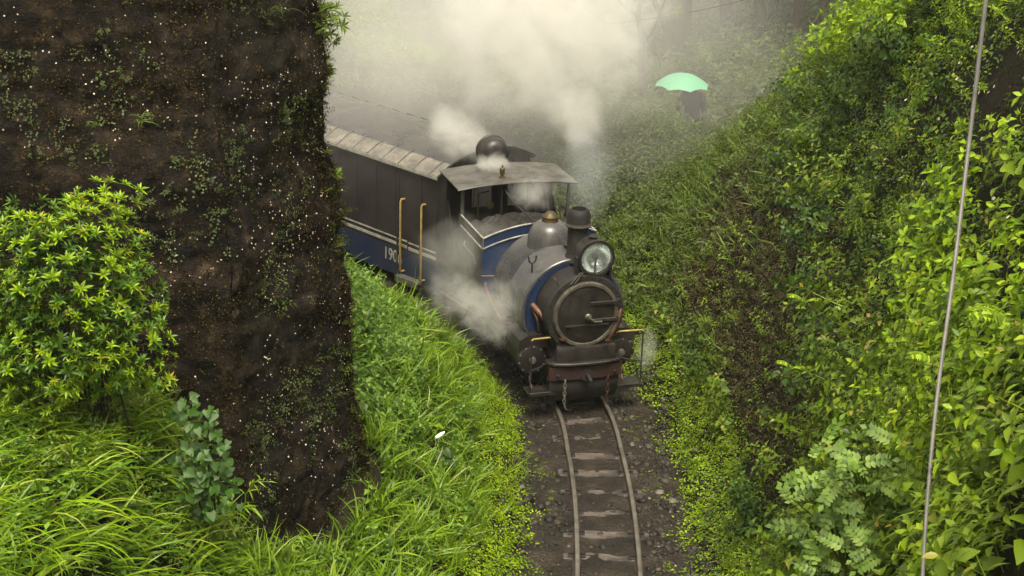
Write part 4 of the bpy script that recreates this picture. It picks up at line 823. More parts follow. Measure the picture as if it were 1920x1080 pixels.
def bark_mat():
    t = NT('mossy_bark'); co = t.coord('Object'); n = t.noise(t.mapping(co, (6, 6, 1.5)), 3, 5, 0.65); n2 = t.noise(co, 2, 4)
    c = t.ramp(n, [(0.3, (0.012, 0.009, 0.007)), (0.7, (0.045, 0.033, 0.024))]); c = t.mix(t.ramp(n2, [(0.5, 0.0), (0.7, 0.7)]), c, (0.035, 0.045, 0.015)); return t.done(t.bsdf(c, 0.85, 0, 0.3, t.bump(n, 0.8, 0.04)))
M['bark'] = bark_mat()

# ------------------------------------------------------------------ scatter over the ground
def field(n, x0, x1, y0, y1, cond, margin=120):
    x = rng.uniform(x0, x1, n); y = rng.uniform(y0, y1, n); d, q = track_frame(x, y); k = cond(x, y, d, q); x, y, d, q = x[k], y[k], d[k], q[k]
    P = np.column_stack([x, y, ground(x, y)]); k = in_view(P, margin); P, d, q = P[k], d[k], q[k]
    return P, d, q, ground_normal(P[:, 0], P[:, 1])
def in_wall(x, y):
    """inside the wall's footprint"""
    pl = [WL0, WA0, WB0, WK0, WM0]; ins = np.zeros(len(x), bool); j = len(pl) - 1
    for i in range(len(pl)):
        (xi, yi), (xj, yj) = pl[i], pl[j]; c = ((yi > y) != (yj > y)) & (x < (xj - xi) * (y - yi) / (yj - yi + 1e-12) + xi); ins ^= c; j = i
    return ins
def loose(x, y, d, q): return ~in_wall(x, y)
def plant_mass(name, label, cat, temps, P, up, sc_, mat, az=None):
    if not len(P): print('EMPTY', name); return None
    V, F = scatter(temps, P, up, sc_, az); o = np_obj(name, V, F, mat); tag(o, label, cat, kind='stuff'); print(name, len(P), len(F)); return o
UP = np.array([0, 0, 1.0])
def grow(N, a=0.5, jit=0.25): return unit(N * a + UP * (1 - a) + rng.normal(0, jit, N.shape))
def steep(N): return 1 - N[:, 2]

# left bank between wall and track
P, d, q, N = field(20000, -4.2, 1.2, 11.5, 23, lambda x, y, d, q: (d < -0.66) & (d > -4) & ~in_wall(x, y) & (rng.uniform(0, 1, len(x)) < sm(-0.66, -1.05, d + 0.4 * (fbm(x * 2.2, y * 2.2, 176) - 0.5))))
k = (d > -1.75 - 0.3 * fbm(P[:, 0] * 2, P[:, 1] * 2, 81)); plant_mass('ground_cover', 'bright yellow-green mossy ground cover edging the trackbed, wall side', 'ground cover', T_carpet + T_moss, P[k], grow(N[k], 0.7, 0.2), rng.uniform(0.07, 0.13, k.sum()), ML['moss'])
k = (d <= -1.35) & (rng.uniform(0, 1, len(P)) < 0.26) & (q < 21); plant_mass('grass', 'tall green grass on the bank between wall and track', 'grass', T_grass_long + T_grass_fine + T_comb, P[k], unit(N[k] * 0.3 + UP * 0.5 + np.array([0.2, -0.1, 0]) + rng.normal(0, 0.2, N[k].shape)), rng.uniform(0.26, 0.56, k.sum()) * np.interp(-d[k], [1.3, 2.0], [0.6, 1.1]), ML['grass_mid'], rng.normal(0.0, 0.9, k.sum()) - math.pi * 0.5)
k = (d <= -1.0) & (d > -2.0) & (rng.uniform(0, 1, len(P)) < 0.13); plant_mass('short_grass', 'short grass among the ground cover beside the trackbed', 'grass', T_grass_fine, P[k], grow(N[k], 0.5, 0.2), rng.uniform(0.10, 0.24, k.sum()), ML['moss'])
k = (d <= -1.5) & (q < 17.5) & (rng.uniform(0, 1, len(P)) < 0.16); plant_mass('low_herbs', 'small leafy herbs growing in the bank grass', 'herbs', T_herb + T_herb_broad, P[k], grow(N[k], 0.4, 0.2), rng.uniform(0.12, 0.28, k.sum()), ML['nettle'])
P, d, q, N = field(5200, -4.5, 0, 15.0, 22.5, lambda x, y, d, q: (d < -2.1 - 0.35 * sm(17, 19, y)) & (d > -4.4) & ~in_wall(x, y))
plant_mass('nettle_bed', 'dense bed of grey-green nettles behind the wall corner beside the coach', 'nettles', T_herb + T_herb_narrow, P, grow(N, 0.3, 0.15), rng.uniform(0.28, 0.52, len(P)) * np.interp(-d, [2.1, 2.9], [0.55, 1.1]) * np.interp(q, [17, 19], [1.0, 0.6]), ML['nettle'])
# foreground bank at the foot of the wall
P, d, q, N = field(1250, -5, -0.4, 7.6, 13.0, lambda x, y, d, q: (d < -2.3) & ~in_wall(x, y))
lean = unit(N * 0.25 + UP * 0.5 + np.array([0.38, 0.05, 0]) + rng.normal(0, 0.16, N.shape))
plant_mass('long_grass', 'long arching bright green grass below the leafy shrub', 'grass', T_comb, P, lean, rng.uniform(0.36, 0.74, len(P)) * np.interp(-d, [2.6, 3.6], [0.5, 1.0]) * np.where(P[:, 1] > 11.9, 0.6, 1.0), ML['grass_near'], rng.normal(0.0, 0.5, len(P)) - math.pi * 0.5)
P, d, q, N = field(3400, -5, -0.6, 8.0, 13.0, lambda x, y, d, q: (d < -2.0) & ~in_wall(x, y))
plant_mass('leafy_undergrowth', 'deep green ferny undergrowth between the long grass', 'undergrowth', T_mug + T_carpet, P, grow(N, 0.45, 0.25), rng.uniform(0.16, 0.32, len(P)) * np.interp(-d, [2.8, 3.6], [0.55, 1.0]), ML['nettle'])
P, d, q, N = field(3000, -5, -1.6, 8.6, 12.6, lambda x, y, d, q: (d < -2.4) & (fbm(x * 1.3, y * 1.3, 90) > 0.46) & ~in_wall(x, y))
plant_mass('ferny_herbs', 'bright feathery leaved herbs under the shrub', 'herbs', T_mug, P, grow(N, 0.45, 0.25), rng.uniform(0.16, 0.30, len(P)), ML['slope'])

# right bank
def bare(P, q): return (q < 12.6 + 1.2 * fbm(P[:, 2] * 1.1, P[:, 1] * 1.1, 160)) & (P[:, 2] > 4.6 + 0.8 * fbm(P[:, 1] * 1.3, P[:, 2] * 0.6, 161)) & (P[:, 1] > 8.5) & (fbm(P[:, 1] * 2.2, P[:, 2] * 2.2, 162) < 0.64)
P, d, q, N = field(30000, 0.5, 5.5, 10.5, 27, lambda x, y, d, q: (d > 0.72) & (d < 2.25) & (rng.uniform(0, 1, len(x)) < sm(0.72, 1.2, d + 0.5 * (fbm(x * 2.2, y * 2.2, 170) - 0.5))))
k = (rng.uniform(0, 1, len(P)) < 0.9) & (P[:, 2] < 0.45 + 0.6 * fbm(P[:, 0] * 1.5, P[:, 1] * 1.5, 171)); plant_mass('ground_cover', 'fresh green creeping ground cover at the foot of the steep bank', 'ground cover', T_carpet + T_moss, P[k], grow(N[k], 0.6, 0.25), rng.uniform(0.07, 0.14, k.sum()), ML['bright'])
k = (d > 1.1) & (rng.uniform(0, 1, len(P)) < 0.16); plant_mass('low_herbs', 'small green herbs at the foot of the steep bank', 'herbs', T_herb + T_mug, P[k], grow(N[k], 0.5, 0.25), rng.uniform(0.10, 0.24, k.sum()), ML['slope'])
P, d, q, N = field(36000, 0.6, 7, 8.5, 27, lambda x, y, d, q: (d > 1.5) & (d < 6) & (q < 26))
kb = ~bare(P, q); P, d, q, N = P[kb], d[kb], q[kb], N[kb]
h = P[:, 2]; brownish = sm(13.4, 15.8, q) * sm(21.3, 19.4, q) * sm(0.6, 1.1, h) * sm(3.6, 2.4, h)
far_ = sm(17.3, 20.0, q); u_ = rng.uniform(0, 1, len(P))
k = u_ < brownish * 0.9; plant_mass('dry_weeds', 'brown dry weeds covering the middle of the bank', 'weeds', T_carpet + T_herb, P[k], grow(N[k], 0.75, 0.3), rng.uniform(0.06, 0.13, k.sum()), ML['brown'])
rest = ~k
k = rest & (u_ < 0.75) & (far_ < rng.uniform(0, 1, len(P))); Pk, Nk, hk, qk = P[k], N[k], h[k], q[k]
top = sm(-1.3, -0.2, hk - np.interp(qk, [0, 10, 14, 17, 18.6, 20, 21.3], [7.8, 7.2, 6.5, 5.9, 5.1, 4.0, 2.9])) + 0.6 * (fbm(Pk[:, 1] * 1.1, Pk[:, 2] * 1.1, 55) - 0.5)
pick = np.where(top > 0.45, 2, np.where(fbm(Pk[:, 1] * 1.4, Pk[:, 2] * 1.4, 56) > 0.52, 0, 1))  # brighter leaf colour near the crest stands in for sunlight there
clump = sm(0.40, 0.66, fbm(Pk[:, 1] * 1.9, Pk[:, 2] * 1.9 + Pk[:, 0], 57, 3)); Pk = Pk + Nk * (clump * 0.22)[:, None]; outw = unit(Nk * 0.65 + UP * 0.3 + rng.normal(0, 0.28, Nk.shape)); keepc = rng.uniform(0, 1, len(Pk)) < 0.25 + 0.75 * clump; Pk, Nk, outw, pick, clump = Pk[keepc], Nk[keepc], outw[keepc], pick[keepc], clump[keepc]
for w, nm_, lb_, mt_ in ((0, 'dark_creepers', 'dark glossy leaves hanging on the steep bank', 'dark'), (1, 'bank_herbs', 'leafy green herbs on the steep bank', 'slope'), (2, 'painted_sunlit_herbs', 'crest herbs of the steep bank with sunlight painted into their pale leaves', 'bright')):
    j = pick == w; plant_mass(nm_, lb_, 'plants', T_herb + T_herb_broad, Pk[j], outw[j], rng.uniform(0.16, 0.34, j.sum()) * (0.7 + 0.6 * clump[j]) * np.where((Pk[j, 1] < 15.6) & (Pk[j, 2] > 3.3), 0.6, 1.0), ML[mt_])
k = rest & (rng.uniform(0, 1, len(P)) < 0.2 + 0.58 * far_) & (far_ > 0.1); plant_mass('slope_grass', 'grass on the far slope below the umbrella, haze tinted into its colour', 'grass', T_far_grass, P[k], grow(N[k], 0.5, 0.3), rng.uniform(0.18, 0.38, k.sum()) * np.interp(q[k], [21, 23], [1, 0.65]), ML['grass_pale'])
k = rest & (far_ > 0.1) & (rng.uniform(0, 1, len(P)) < 0.5 * far_); plant_mass('slope_weeds', 'olive weeds on the far slope behind the locomotive', 'weeds', T_far_herb, P[k], grow(N[k], 0.6, 0.3), rng.uniform(0.12, 0.3, k.sum()), ML['olive'])
P2, d2, q2, N2 = field(15000, 1.0, 6, 7.5, 19.5, lambda x, y, d, q: (d > 1.5) & (d < 4.2) & (q < 19)); kb = ~bare(P2, q2) & ((P2[:, 2] > 2.9) | (q2 < 14.5)); P2, d2, q2, N2 = P2[kb], d2[kb], q2[kb], N2[kb]; w_ = rng.uniform(0, 1, len(P2)) + 0.7 * (fbm(P2[:, 1] * 1.6, P2[:, 2] * 1.6, 175) - 0.5)
for lo_, hi_, nm_, lb_, mt_, tm_ in ((-9, 0.42, 'creeping_cover', 'dark creeping leaves covering the soil of the steep bank', 'dark', T_carpet + T_herb), (0.42, 0.80, 'small_herbs', 'small-leaved green herbs covering the steep bank', 'slope', T_herb + T_carpet + T_herb_narrow), (0.80, 9, 'yellow_sprigs', 'yellow-green sprigs and grass on the steep bank', 'bright', T_herb_narrow + T_grass_fine)):
    j = (w_ > lo_) & (w_ <= hi_); plant_mass(nm_, lb_, 'plants', tm_, P2[j], unit(N2[j] * 0.6 + UP * 0.35 + rng.normal(0, 0.3, N2[j].shape)), rng.uniform(0.10, 0.24, j.sum()), ML[mt_])
P2, d2, q2, N2 = field(26000, 1.0, 5, 13, 21.5, lambda x, y, d, q: (d > 1.5) & (d < 3.4) & (q > 13.6) & (q < 21)); k = (P2[:, 2] > 0.7) & (P2[:, 2] < 3.2 + 0.6 * fbm(P2[:, 1] * 2, P2[:, 2] * 2, 172)) & (fbm(P2[:, 1] * 1.8, P2[:, 2] * 1.8, 173) > 0.22)
plant_mass('withered_weeds', 'withered fuzzy brown weeds on the middle of the bank', 'weeds', T_moss + T_far_herb + T_far_grass, P2[k], unit(N2[k] * 0.7 + UP * 0.3 + rng.normal(0, 0.35, N2[k].shape)), rng.uniform(0.05, 0.13, k.sum()), ML['brown'])
# bright tangle close to the camera at lower right
P, d, q, N = field(5200, 1.2, 5.2, 6.2, 12.5, lambda x, y, d, q: (d > 1.0) & (d < 3.4))
kb = ~bare(P, q); P, d, q, N = P[kb], d[kb], q[kb], N[kb]
pk = fbm(P[:, 1] * 1.2, P[:, 2] * 1.2, 58)
k = pk > 0.45; plant_mass('broad_herbs', 'broad-leaved bright green herbs crowding the near bank', 'herbs', T_near, P[k], unit(N[k] * 0.5 + UP * 0.5 + rng.normal(0, 0.25, N[k].shape)), rng.uniform(0.20, 0.42, k.sum()), ML['bright'])
k = pk <= 0.52; plant_mass('near_herbs', 'mid green herbs crowding the near bank', 'herbs', T_near + T_near_narrow, P[k], unit(N[k] * 0.5 + UP * 0.5 + rng.normal(0, 0.25, N[k].shape)), rng.uniform(0.20, 0.40, k.sum()), ML['slope'])
P, d, q, N = field(3000, 1.5, 5.2, 7.5, 12.0, lambda x, y, d, q: (d > 1.7) & (d < 3.4))
k = (P[:, 2] > 2.9) & (P[:, 2] < 4.6) & (rng.uniform(0, 1, len(P)) < 0.7); plant_mass('near_grass', 'wispy yellow-green grass on the near bank under the ferns', 'grass', T_grass_long, P[k], unit(N[k] * 0.4 + UP * 0.4 + rng.normal(0, 0.25, N[k].shape)), rng.uniform(0.25, 0.5, k.sum()), ML['bright'])
# hillside behind
P, d, q, N = field(29000, -9, 12, 24.5, 46, lambda x, y, d, q: (d > 3.0))
k = rng.uniform(0, 1, len(P)) < 0.75; plant_mass('undergrowth', 'misty undergrowth covering the wooded hillside', 'undergrowth', T_far_herb, P[k], grow(N[k], 0.4, 0.3), rng.uniform(0.18, 0.44, k.sum()) * np.interp(d[k], [5.5, 9], [0.75, 1.3]), ML['olive'])
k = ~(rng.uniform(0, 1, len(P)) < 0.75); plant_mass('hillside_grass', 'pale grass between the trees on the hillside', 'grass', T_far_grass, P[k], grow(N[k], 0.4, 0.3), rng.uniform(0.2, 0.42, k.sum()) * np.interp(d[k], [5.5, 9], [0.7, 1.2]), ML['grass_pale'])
# specks of green between the rails and along the ballast
xy, o_ = bed_points(420, 0.50, 1.15, 13, 19.5); xy2, _ = bed_points(240, -1.15, -0.5, 13, 19.5); xy = np.concatenate([xy, xy2]); kk = fbm(xy[:, 0] * 2.5, xy[:, 1] * 2.5, 99) > 0.5; xy = xy[kk]
P = np.column_stack([xy, ground(xy[:, 0], xy[:, 1]) + 0.02]); plant_mass('ballast_weeds', 'tiny weeds sprouting in the ballast beside the rails', 'weeds', T_carpet, P, np.tile(UP, (len(P), 1)), rng.uniform(0.03, 0.08, len(P)), ML['moss'])

# moss, tufts and daisies on the wall
for which, n, z0, z1, u0, lbl in (('front', 15000, 1.0, 7.2, 0.34, 'dark moss and tiny leaves on the wall face toward the camera'), ('side', 15000, 0.3, 7.4, 0.0, 'dark moss and tiny leaves on the wall face along the track')):
    P, Nw, a = on_wall(n, which, z0, z1, u0); dens = fbm(a * 1.1, P[:, 2] * 1.1, 101); k = (rng.uniform(0, 1, n) < sm(0.35, 0.65, dens) * (0.55 if which == 'front' else 0.95) + 0.10) & in_view(P, 150)
    plant_mass('wall_moss', lbl, 'moss', T_moss, P[k], unit(Nw[k] * 0.8 + rng.normal(0, 0.25, (k.sum(), 3))), rng.uniform(0.025, 0.075, k.sum()), ML['wallmoss'])
    k = (fbm(a * 1.6, P[:, 2] * 1.6, 103) > (0.60 if which == 'front' else 0.52)) & (rng.uniform(0, 1, n) < 0.13) & in_view(P, 150)
    plant_mass('wall_herbs', 'small green sprigs on the ' + ('camera-facing' if which == 'front' else 'track-side') + ' wall face', 'herbs', T_herb_narrow + T_carpet, P[k], unit(Nw[k] * 0.8 + UP * 0.4 + rng.normal(0, 0.25, (k.sum(), 3))), rng.uniform(0.04, 0.11, k.sum()), ML['olive'])
    P, Nw, a = on_wall(5200, which, z0, z1, u0, 1, 0.03); k = (rng.uniform(0, 1, 5200) < (0.25 if which == 'front' else 0.75) * sm(0.36, 0.6, fbm(a * 2.2, P[:, 2] * 2.2, 107))) & in_view(P, 100)
    plant_mass('wall_lichen', 'fine pale flecks of lichen and seed heads on the ' + ('camera-facing' if which == 'front' else 'track-side') + ' wall face', 'lichen', [daisy(5)], P[k], unit(Nw[k] + rng.normal(0, 0.4, (k.sum(), 3))), rng.uniform(0.002, 0.0055, k.sum()), ML['pale'])
    if which == 'side':
        P2, N2, a2 = on_wall(900, which, 0.4, 7.4, 0.90, 1.0); plant_mass('wall_fringe', 'ragged fringe of leaves along the far edge of the wall', 'plants', T_herb_narrow + T_carpet + T_grass_fine, P2, unit(N2 * 0.4 + np.array([0.5, 0.2, 0.35]) + rng.normal(0, 0.3, N2.shape)), rng.uniform(0.04, 0.12, 900), ML['wallmoss'])
        k = rng.uniform(0, 1, 900) < 0.16; plant_mass('wall_fringe', 'pale green sprigs along the far edge of the wall', 'plants', T_herb_narrow + T_grass_fine, P2[k], unit(N2[k] * 0.4 + np.array([0.5, 0.2, 0.35]) + rng.normal(0, 0.3, N2[k].shape)), rng.uniform(0.06, 0.15, k.sum()), ML['slope'])
    P, Nw, a = on_wall(9000, which, z0, z1, u0, 1, 0.05); cl = fbm(a * 1.5, P[:, 2] * 1.5, 105); k = (rng.uniform(0, 1, 9000) < (sm(0.44, 0.70, cl) * 0.10 + 0.008 if which == 'front' else sm(0.42, 0.68, cl) * 0.20 + 0.02)) & in_view(P, 100)
    plant_mass('wall_daisies', 'scattered small white daisies on the ' + ('camera-facing' if which == 'front' else 'track-side') + ' wall face', 'daisies', [daisy()], P[k], unit(Nw[k] + UP * 0.3 + rng.normal(0, 0.35, (k.sum(), 3))), rng.uniform(0.004, 0.009, k.sum()), ML['petal'])

# ================================================================== SINGLE PLANTS, TREES, PERSON, CABLES
def at(px, py, Y):
    """world point on the photo ray through (px, py) at distance Y"""
    x, y = px - 960, py - 540; a = -_r; u = (x * math.cos(a) - y * math.sin(a)) / FPX; v = (x * math.sin(a) + y * math.cos(a)) / FPX
    d = np.array([u, _c - v * _s, -_s - v * _c]); return np.array([0, 0, CAM_H]) + d * (Y / d[1])
def gz(x, y): return float(ground(np.array([float(x)]), np.array([float(y)]))[0])
def mesh_of(V, F, mat):
    m = tri_mesh('leaf', V, F); m.materials.append(mat); return m
def place(name, mesh, parent, loc, up, az, sc_):
    o = bpy.data.objects.new(name, mesh); COL.objects.link(o); o.parent = parent
    m = Matrix([list(r) for r in frames(np.array([up], float), np.array([az]))[0]]).to_4x4(); o.matrix_basis = Matrix.Translation(Vector(loc)) @ m @ Matrix.Scale(sc_, 4); return o

# the big shrub in front of the wall
bc = at(120, 565, 11.4); brx, bry, brz = 0.88, 0.52, 0.98
base = Vector((bc[0], bc[1], gz(bc[0], bc[1])))
bush = empty('shrub', base); tag(bush, 'large round shrub of bright green leaf rosettes against the dark wall', 'shrub')
st = MB(); bpts = []
ros_m = [[mesh_of(*rosette(rr, 11, 1.0, 0.27), ML[k_]) for _ in range(3)] for k_ in ('bush', 'bush_dark')]
pts = []
while len(pts) < 296:
    v = unit(rng.normal(size=3)); r_ = rng.uniform(0.72, 1.0) if len(pts) < 262 else rng.uniform(0.35, 0.7)
    lump = 0.52 + 0.92 * float(fbm(np.array([v[0] * 2.2 + 5]), np.array([v[2] * 2.2 + v[1]]), 201, 3)[0])
    p = v * np.array([brx, bry, brz]) * r_ * lump
    if v[1] > 0.45 or p[2] < -0.78: continue
    if pts and min(np.linalg.norm(p - q) for q in pts) < 0.055: continue
    pts.append(p)
for i, p in enumerate(pts):
    out = unit(p / np.array([brx, bry, brz])); r_ = np.linalg.norm(p / np.array([brx, bry, brz])); darker = (r_ < 0.68) or (rng.uniform() < 0.30 and out[2] < 0.4)  # inner rosettes and some on the lower sides take the darker leaf colour
    up = unit(out * 0.55 + UP * 0.65 + np.array([0, -0.15, 0]) + rng.normal(0, 0.15, 3))
    wp = Vector(bc + p) - base; place('leaf_rosette', ros_m[1 if darker else 0][i % 3], bush, wp, up, rng.uniform(0, 6.28), rng.uniform(0.055, 0.098))
    if i % 8 == 0: q = Vector(bc) - base; st.tube([(wp.x * 0.35 + rng.normal(0, .08), rng.normal(0.1, .05), 0.0), tuple((Vector((0, 0.1, 0.3)) + wp * 0.45)), tuple(wp * 0.97)], [0.010, 0.007, 0.003], 5)
st.build('stem', M['bark'], bush)
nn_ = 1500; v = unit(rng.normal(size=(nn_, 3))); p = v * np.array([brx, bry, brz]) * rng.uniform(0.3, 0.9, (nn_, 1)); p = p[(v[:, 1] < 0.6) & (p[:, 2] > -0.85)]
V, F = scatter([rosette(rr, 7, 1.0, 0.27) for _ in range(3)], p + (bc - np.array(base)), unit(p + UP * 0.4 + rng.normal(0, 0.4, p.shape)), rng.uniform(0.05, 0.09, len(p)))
fo = np_obj('inner_foliage', V, F, ML['bush_dark'], bush); fo['kind'] = 'stuff'
v = unit(rng.normal(size=(620, 3))); v = v[(v[:, 1] < 0.4) & (v[:, 2] > -0.8)]; p = v * np.array([brx, bry, brz]) * (rng.uniform(0.78, 1.0, len(v)) * (0.52 + 0.92 * fbm(v[:, 0] * 2.2 + 5, v[:, 2] * 2.2 + v[:, 1], 201, 3)))[:, None]
V, F = scatter([rosette(rr, 9, 1.0, 0.25) for _ in range(3)], p + (bc - np.array(base)), unit(v * 0.6 + UP * 0.6 + rng.normal(0, 0.25, v.shape)), rng.uniform(0.04, 0.075, len(v))); fo = np_obj('outer_foliage', V, F, ML['bush'], bush); fo['kind'] = 'stuff'

# heart-leaved climber at the wall corner
def heart_geo():
    V = np.array([(0, 0, 0), (-0.12, 0.42, 0.05), (0.18, 0.50, 0.08), (0.58, 0.34, 0.03), (1.0, 0, -0.14), (0.58, -0.34, 0.03), (0.18, -0.50, 0.08), (-0.12, -0.42, 0.05), (0.4, 0, -0.04)], float)
    return V, np.array([[8, 0, 1], [8, 1, 2], [8, 2, 3], [8, 3, 4], [8, 4, 5], [8, 5, 6], [8, 6, 7], [8, 7, 0]])
heart_m = mesh_of(*heart_geo(), ML['heart'])
vb = at(385, 940, 11.6); vine = empty('heart_leaved_climber', vb); tag(vine, 'climbing plant with pale heart-shaped leaves at the foot of the wall', 'climber')
vs = MB()
for (cx_, cy_, rx_, ry_, n_) in ((366, 778, 42, 36, 36), (380, 858, 62, 60, 96), (392, 925, 66, 42, 70)):
    for i in range(n_):
        a_, b_ = rng.uniform(0, 6.28), math.sqrt(rng.uniform(0, 1)); w = at(cx_ + rx_ * b_ * math.cos(a_), cy_ + ry_ * b_ * math.sin(a_), 11.45 + rng.uniform(-0.16, 0.16) + 0.10 * b_); loc = Vector(w) - Vector(vb)
        place('leaf', heart_m, vine, loc, unit(np.array([rng.normal(0.1, 0.35), -0.75, 0.75]) + rng.normal(0, 0.15, 3)), -1.4 + rng.normal(0, 0.7), rng.uniform(0.042, 0.088))
        if i % 9 == 0: vs.tube([(loc.x * 0.6, 0.15, -0.2), tuple(loc * 0.6 + Vector((0, 0.10, 0))), tuple(loc + Vector((0, 0.03, 0)))], [0.004, 0.003, 0.002], 5)
vs.build('stem', M['bark'], vine)

# grass tufts rooted in the wall
def wall_tuft(px, py, n, l, lbl, mat):
    w = at(px, py, 12.55); o = empty('grass_tuft', w); tag(o, lbl, 'grass tuft', 'grass tufts rooted in the wall face')
    for i in range(n):
        V, F = blade(rng.uniform(1.0, 1.7), 0.035, 6); m_ = mesh_of(V, F, mat); place('blade', m_, o, (rng.normal(0, 0.015), 0.05, rng.normal(0, 0.01)), unit(np.array([rng.normal(0, 0.55), -0.55, 0.75])), rng.uniform(0, 6.28) if i % 3 == 0 else (-0.4 + rng.normal(0, 0.6)) * 1.0 - math.pi / 2 * 0, l * rng.uniform(0.6, 1.1))
wall_tuft(262, 232, 15, 0.20, 'pale bright grass tuft drooping from the dark wall', ML['pale'])
wall_tuft(178, 240, 9, 0.13, 'sparse small grass tuft left of the bright tuft on the wall', ML['grass_mid'])
wall_tuft(165, 285, 9, 0.15, 'thin dry grass tuft on the wall, lower of two beside bright tuft', ML['brown'])
wall_tuft(530, 25, 12, 0.24, 'dark drooping grass tuft high on the track-side wall face', ML['olive'])
wall_tuft(535, 215, 9, 0.16, 'olive grass tuft midway up the track-side wall face', ML['olive'])

# thin bamboo sprigs at the wall's foot
bam = [leaf_geo((0, 0, 0), (1, 0, -0.35), (0, 0, 1), 1.0, 0.13, 0.1, 0.2)]; bam_m = mesh_of(*bam[0], ML['grass_near'])
for px, py, hgt, lbl in ((478, 905, 0.34, 'thin bamboo sprig arching against the wall foot'), (455, 935, 0.26, 'low bamboo sprig beside the heart-leaved climber'), (560, 1010, 0.36, 'bamboo sprig spreading at the wall corner by the grass')):
    w = at(px - 20, py + 60, 12.0); o = empty('bamboo_sprig', w); tag(o, lbl, 'bamboo', 'bamboo sprigs at the wall foot')
    cst = MB(); stem_pts = [(0, 0, 0), (0.02, -0.02, hgt * 0.6), (0.10, -0.05, hgt), (0.22, -0.07, hgt * 1.05)]; cst.tube(stem_pts, [0.006, 0.005, 0.004, 0.003], 5); cst.build('stem', ML['grass_near'], o)
    for i in range(11):
        u = i / 10; q = catmull(np.array(stem_pts), 8)[int(8 + u * 15)]; place('leaf', bam_m, o, q, unit(np.array([rng.normal(0, 0.4), -0.4, 0.9])), rng.uniform(-1.5, 1.5), rng.uniform(0.10, 0.17))

# shrubs peeping round the far corner of the wall
for (px, py, Y, rad, n_, lbl) in ((634, 40, 15.4, 0.26, 46, 'pale leafy shrub hanging over the wall edge at the top'), (632, 140, 15.4, 0.15, 22, 'small leafy spray on the wall edge above the coach roof'), (652, 330, 15.6, 0.10, 9, 'tiny leafy sprig on the wall edge beside the coach side')):
    w = at(px - 25, py, Y); o = empty('edge_shrub', w); tag(o, lbl, 'shrub'); stt = MB()
    me_ = [mesh_of(*rosette(rr, 8, 1.0, 0.24), ML['slope']) for _ in range(2)]
    for i in range(n_):
        p = unit(rng.normal(size=3)) * rng.uniform(0.2, 1.0) * np.array([0.8, 0.8, 1.15]) * rad; place('leaf_rosette', me_[i % 2], o, p + np.array([0.02, 0, 0]), unit(p + UP * rad * 0.5), rng.uniform(0, 6.28), rng.uniform(0.07, 0.12))
        if i % 3 == 0: stt.tube([(-0.25, 0, -0.05), tuple(p * 0.5 + np.array([-0.05, 0, 0])), tuple(p)], [0.01, 0.007, 0.004], 5)
    stt.build('stem', M['bark'], o)

# calla lily and broad leaves on the bank
cw = at(822, 838, 15.25); cl_z = gz(cw[0], cw[1]); calla = empty('calla_lily', (cw[0], cw[1], cl_z)); calla.scale = (0.8, 0.8, 0.95); tag(calla, 'single white calla lily above dark arrow leaves on the grassy bank', 'flower')
t_ = NT('calla_white'); M['calla'] = t_.done(t_.bsdf((0.82, 0.80, 0.74), 0.5)); hz_ = max(0.25, cw[2] - cl_z)
MB().tube([(0, 0, 0), (0.01, -0.01, hz_ * 0.5), (0, 0, hz_)], 0.007, 6).build('stem', ML['nettle'], calla)
sp_ = MB(); sp_.sheet([[(math.cos(a) * r_ + e_, math.sin(a) * r_, hz_ + h_ + 0.03 * math.cos(a) * r_ / 0.05) for a in np.linspace(-2.9, 2.9, 13)] for r_, h_, e_ in ((0.008, 0.0, 0), (0.018, 0.035, 0.0), (0.032, 0.065, 0.004), (0.058, 0.085, 0.012), (0.066, 0.083, 0.016))]); sp_.build('spathe', M['calla'], calla, smooth=True)
MB().tube([(0, 0, hz_), (0, 0, hz_ + 0.07)], 0.006, 6).build('spadix', M['yellow'], calla)
heart_d = mesh_of(*heart_geo(), ML['dark'])
for i in range(9): place('leaf', heart_d, calla, (rng.normal(0.06, 0.1), rng.normal(-0.06, 0.1), rng.uniform(0.06, hz_ * 0.75)), unit(np.array([rng.normal(0, 0.4), -0.5, 0.8])), rng.uniform(-2.5, 0), rng.uniform(0.11, 0.17))
for px, py, Y, n_, lbl in ((745, 712, 16.3, 8, 'young plant with upright bright broad leaves in the bank grass'), (812, 795, 15.6, 5, 'small pale broad-leaved plant above the calla lily')):
    w = at(px, py + 12, Y); o = empty('broad_leaved_plant', (w[0], w[1], gz(w[0], w[1]))); tag(o, lbl, 'plant'); hgt = max(0.2, w[2] - gz(w[0], w[1])); lm_ = mesh_of(*leaf_geo((0, 0, 0), (1, 0, 0.2), (0, 0, 1), 1.0, 0.42, 0.15, 0.2), ML['bright'])
    MB().tube([(0, 0, 0), (0, 0, hgt)], 0.007, 5).build('stem', ML['nettle'], o)
    for i in range(n_): place('leaf', lm_, o, (0, 0, hgt * (0.55 + 0.45 * i / n_)), unit(np.array([rng.normal(0, 0.3), -0.2, 1])), i * 2.4, rng.uniform(0.12, 0.19))

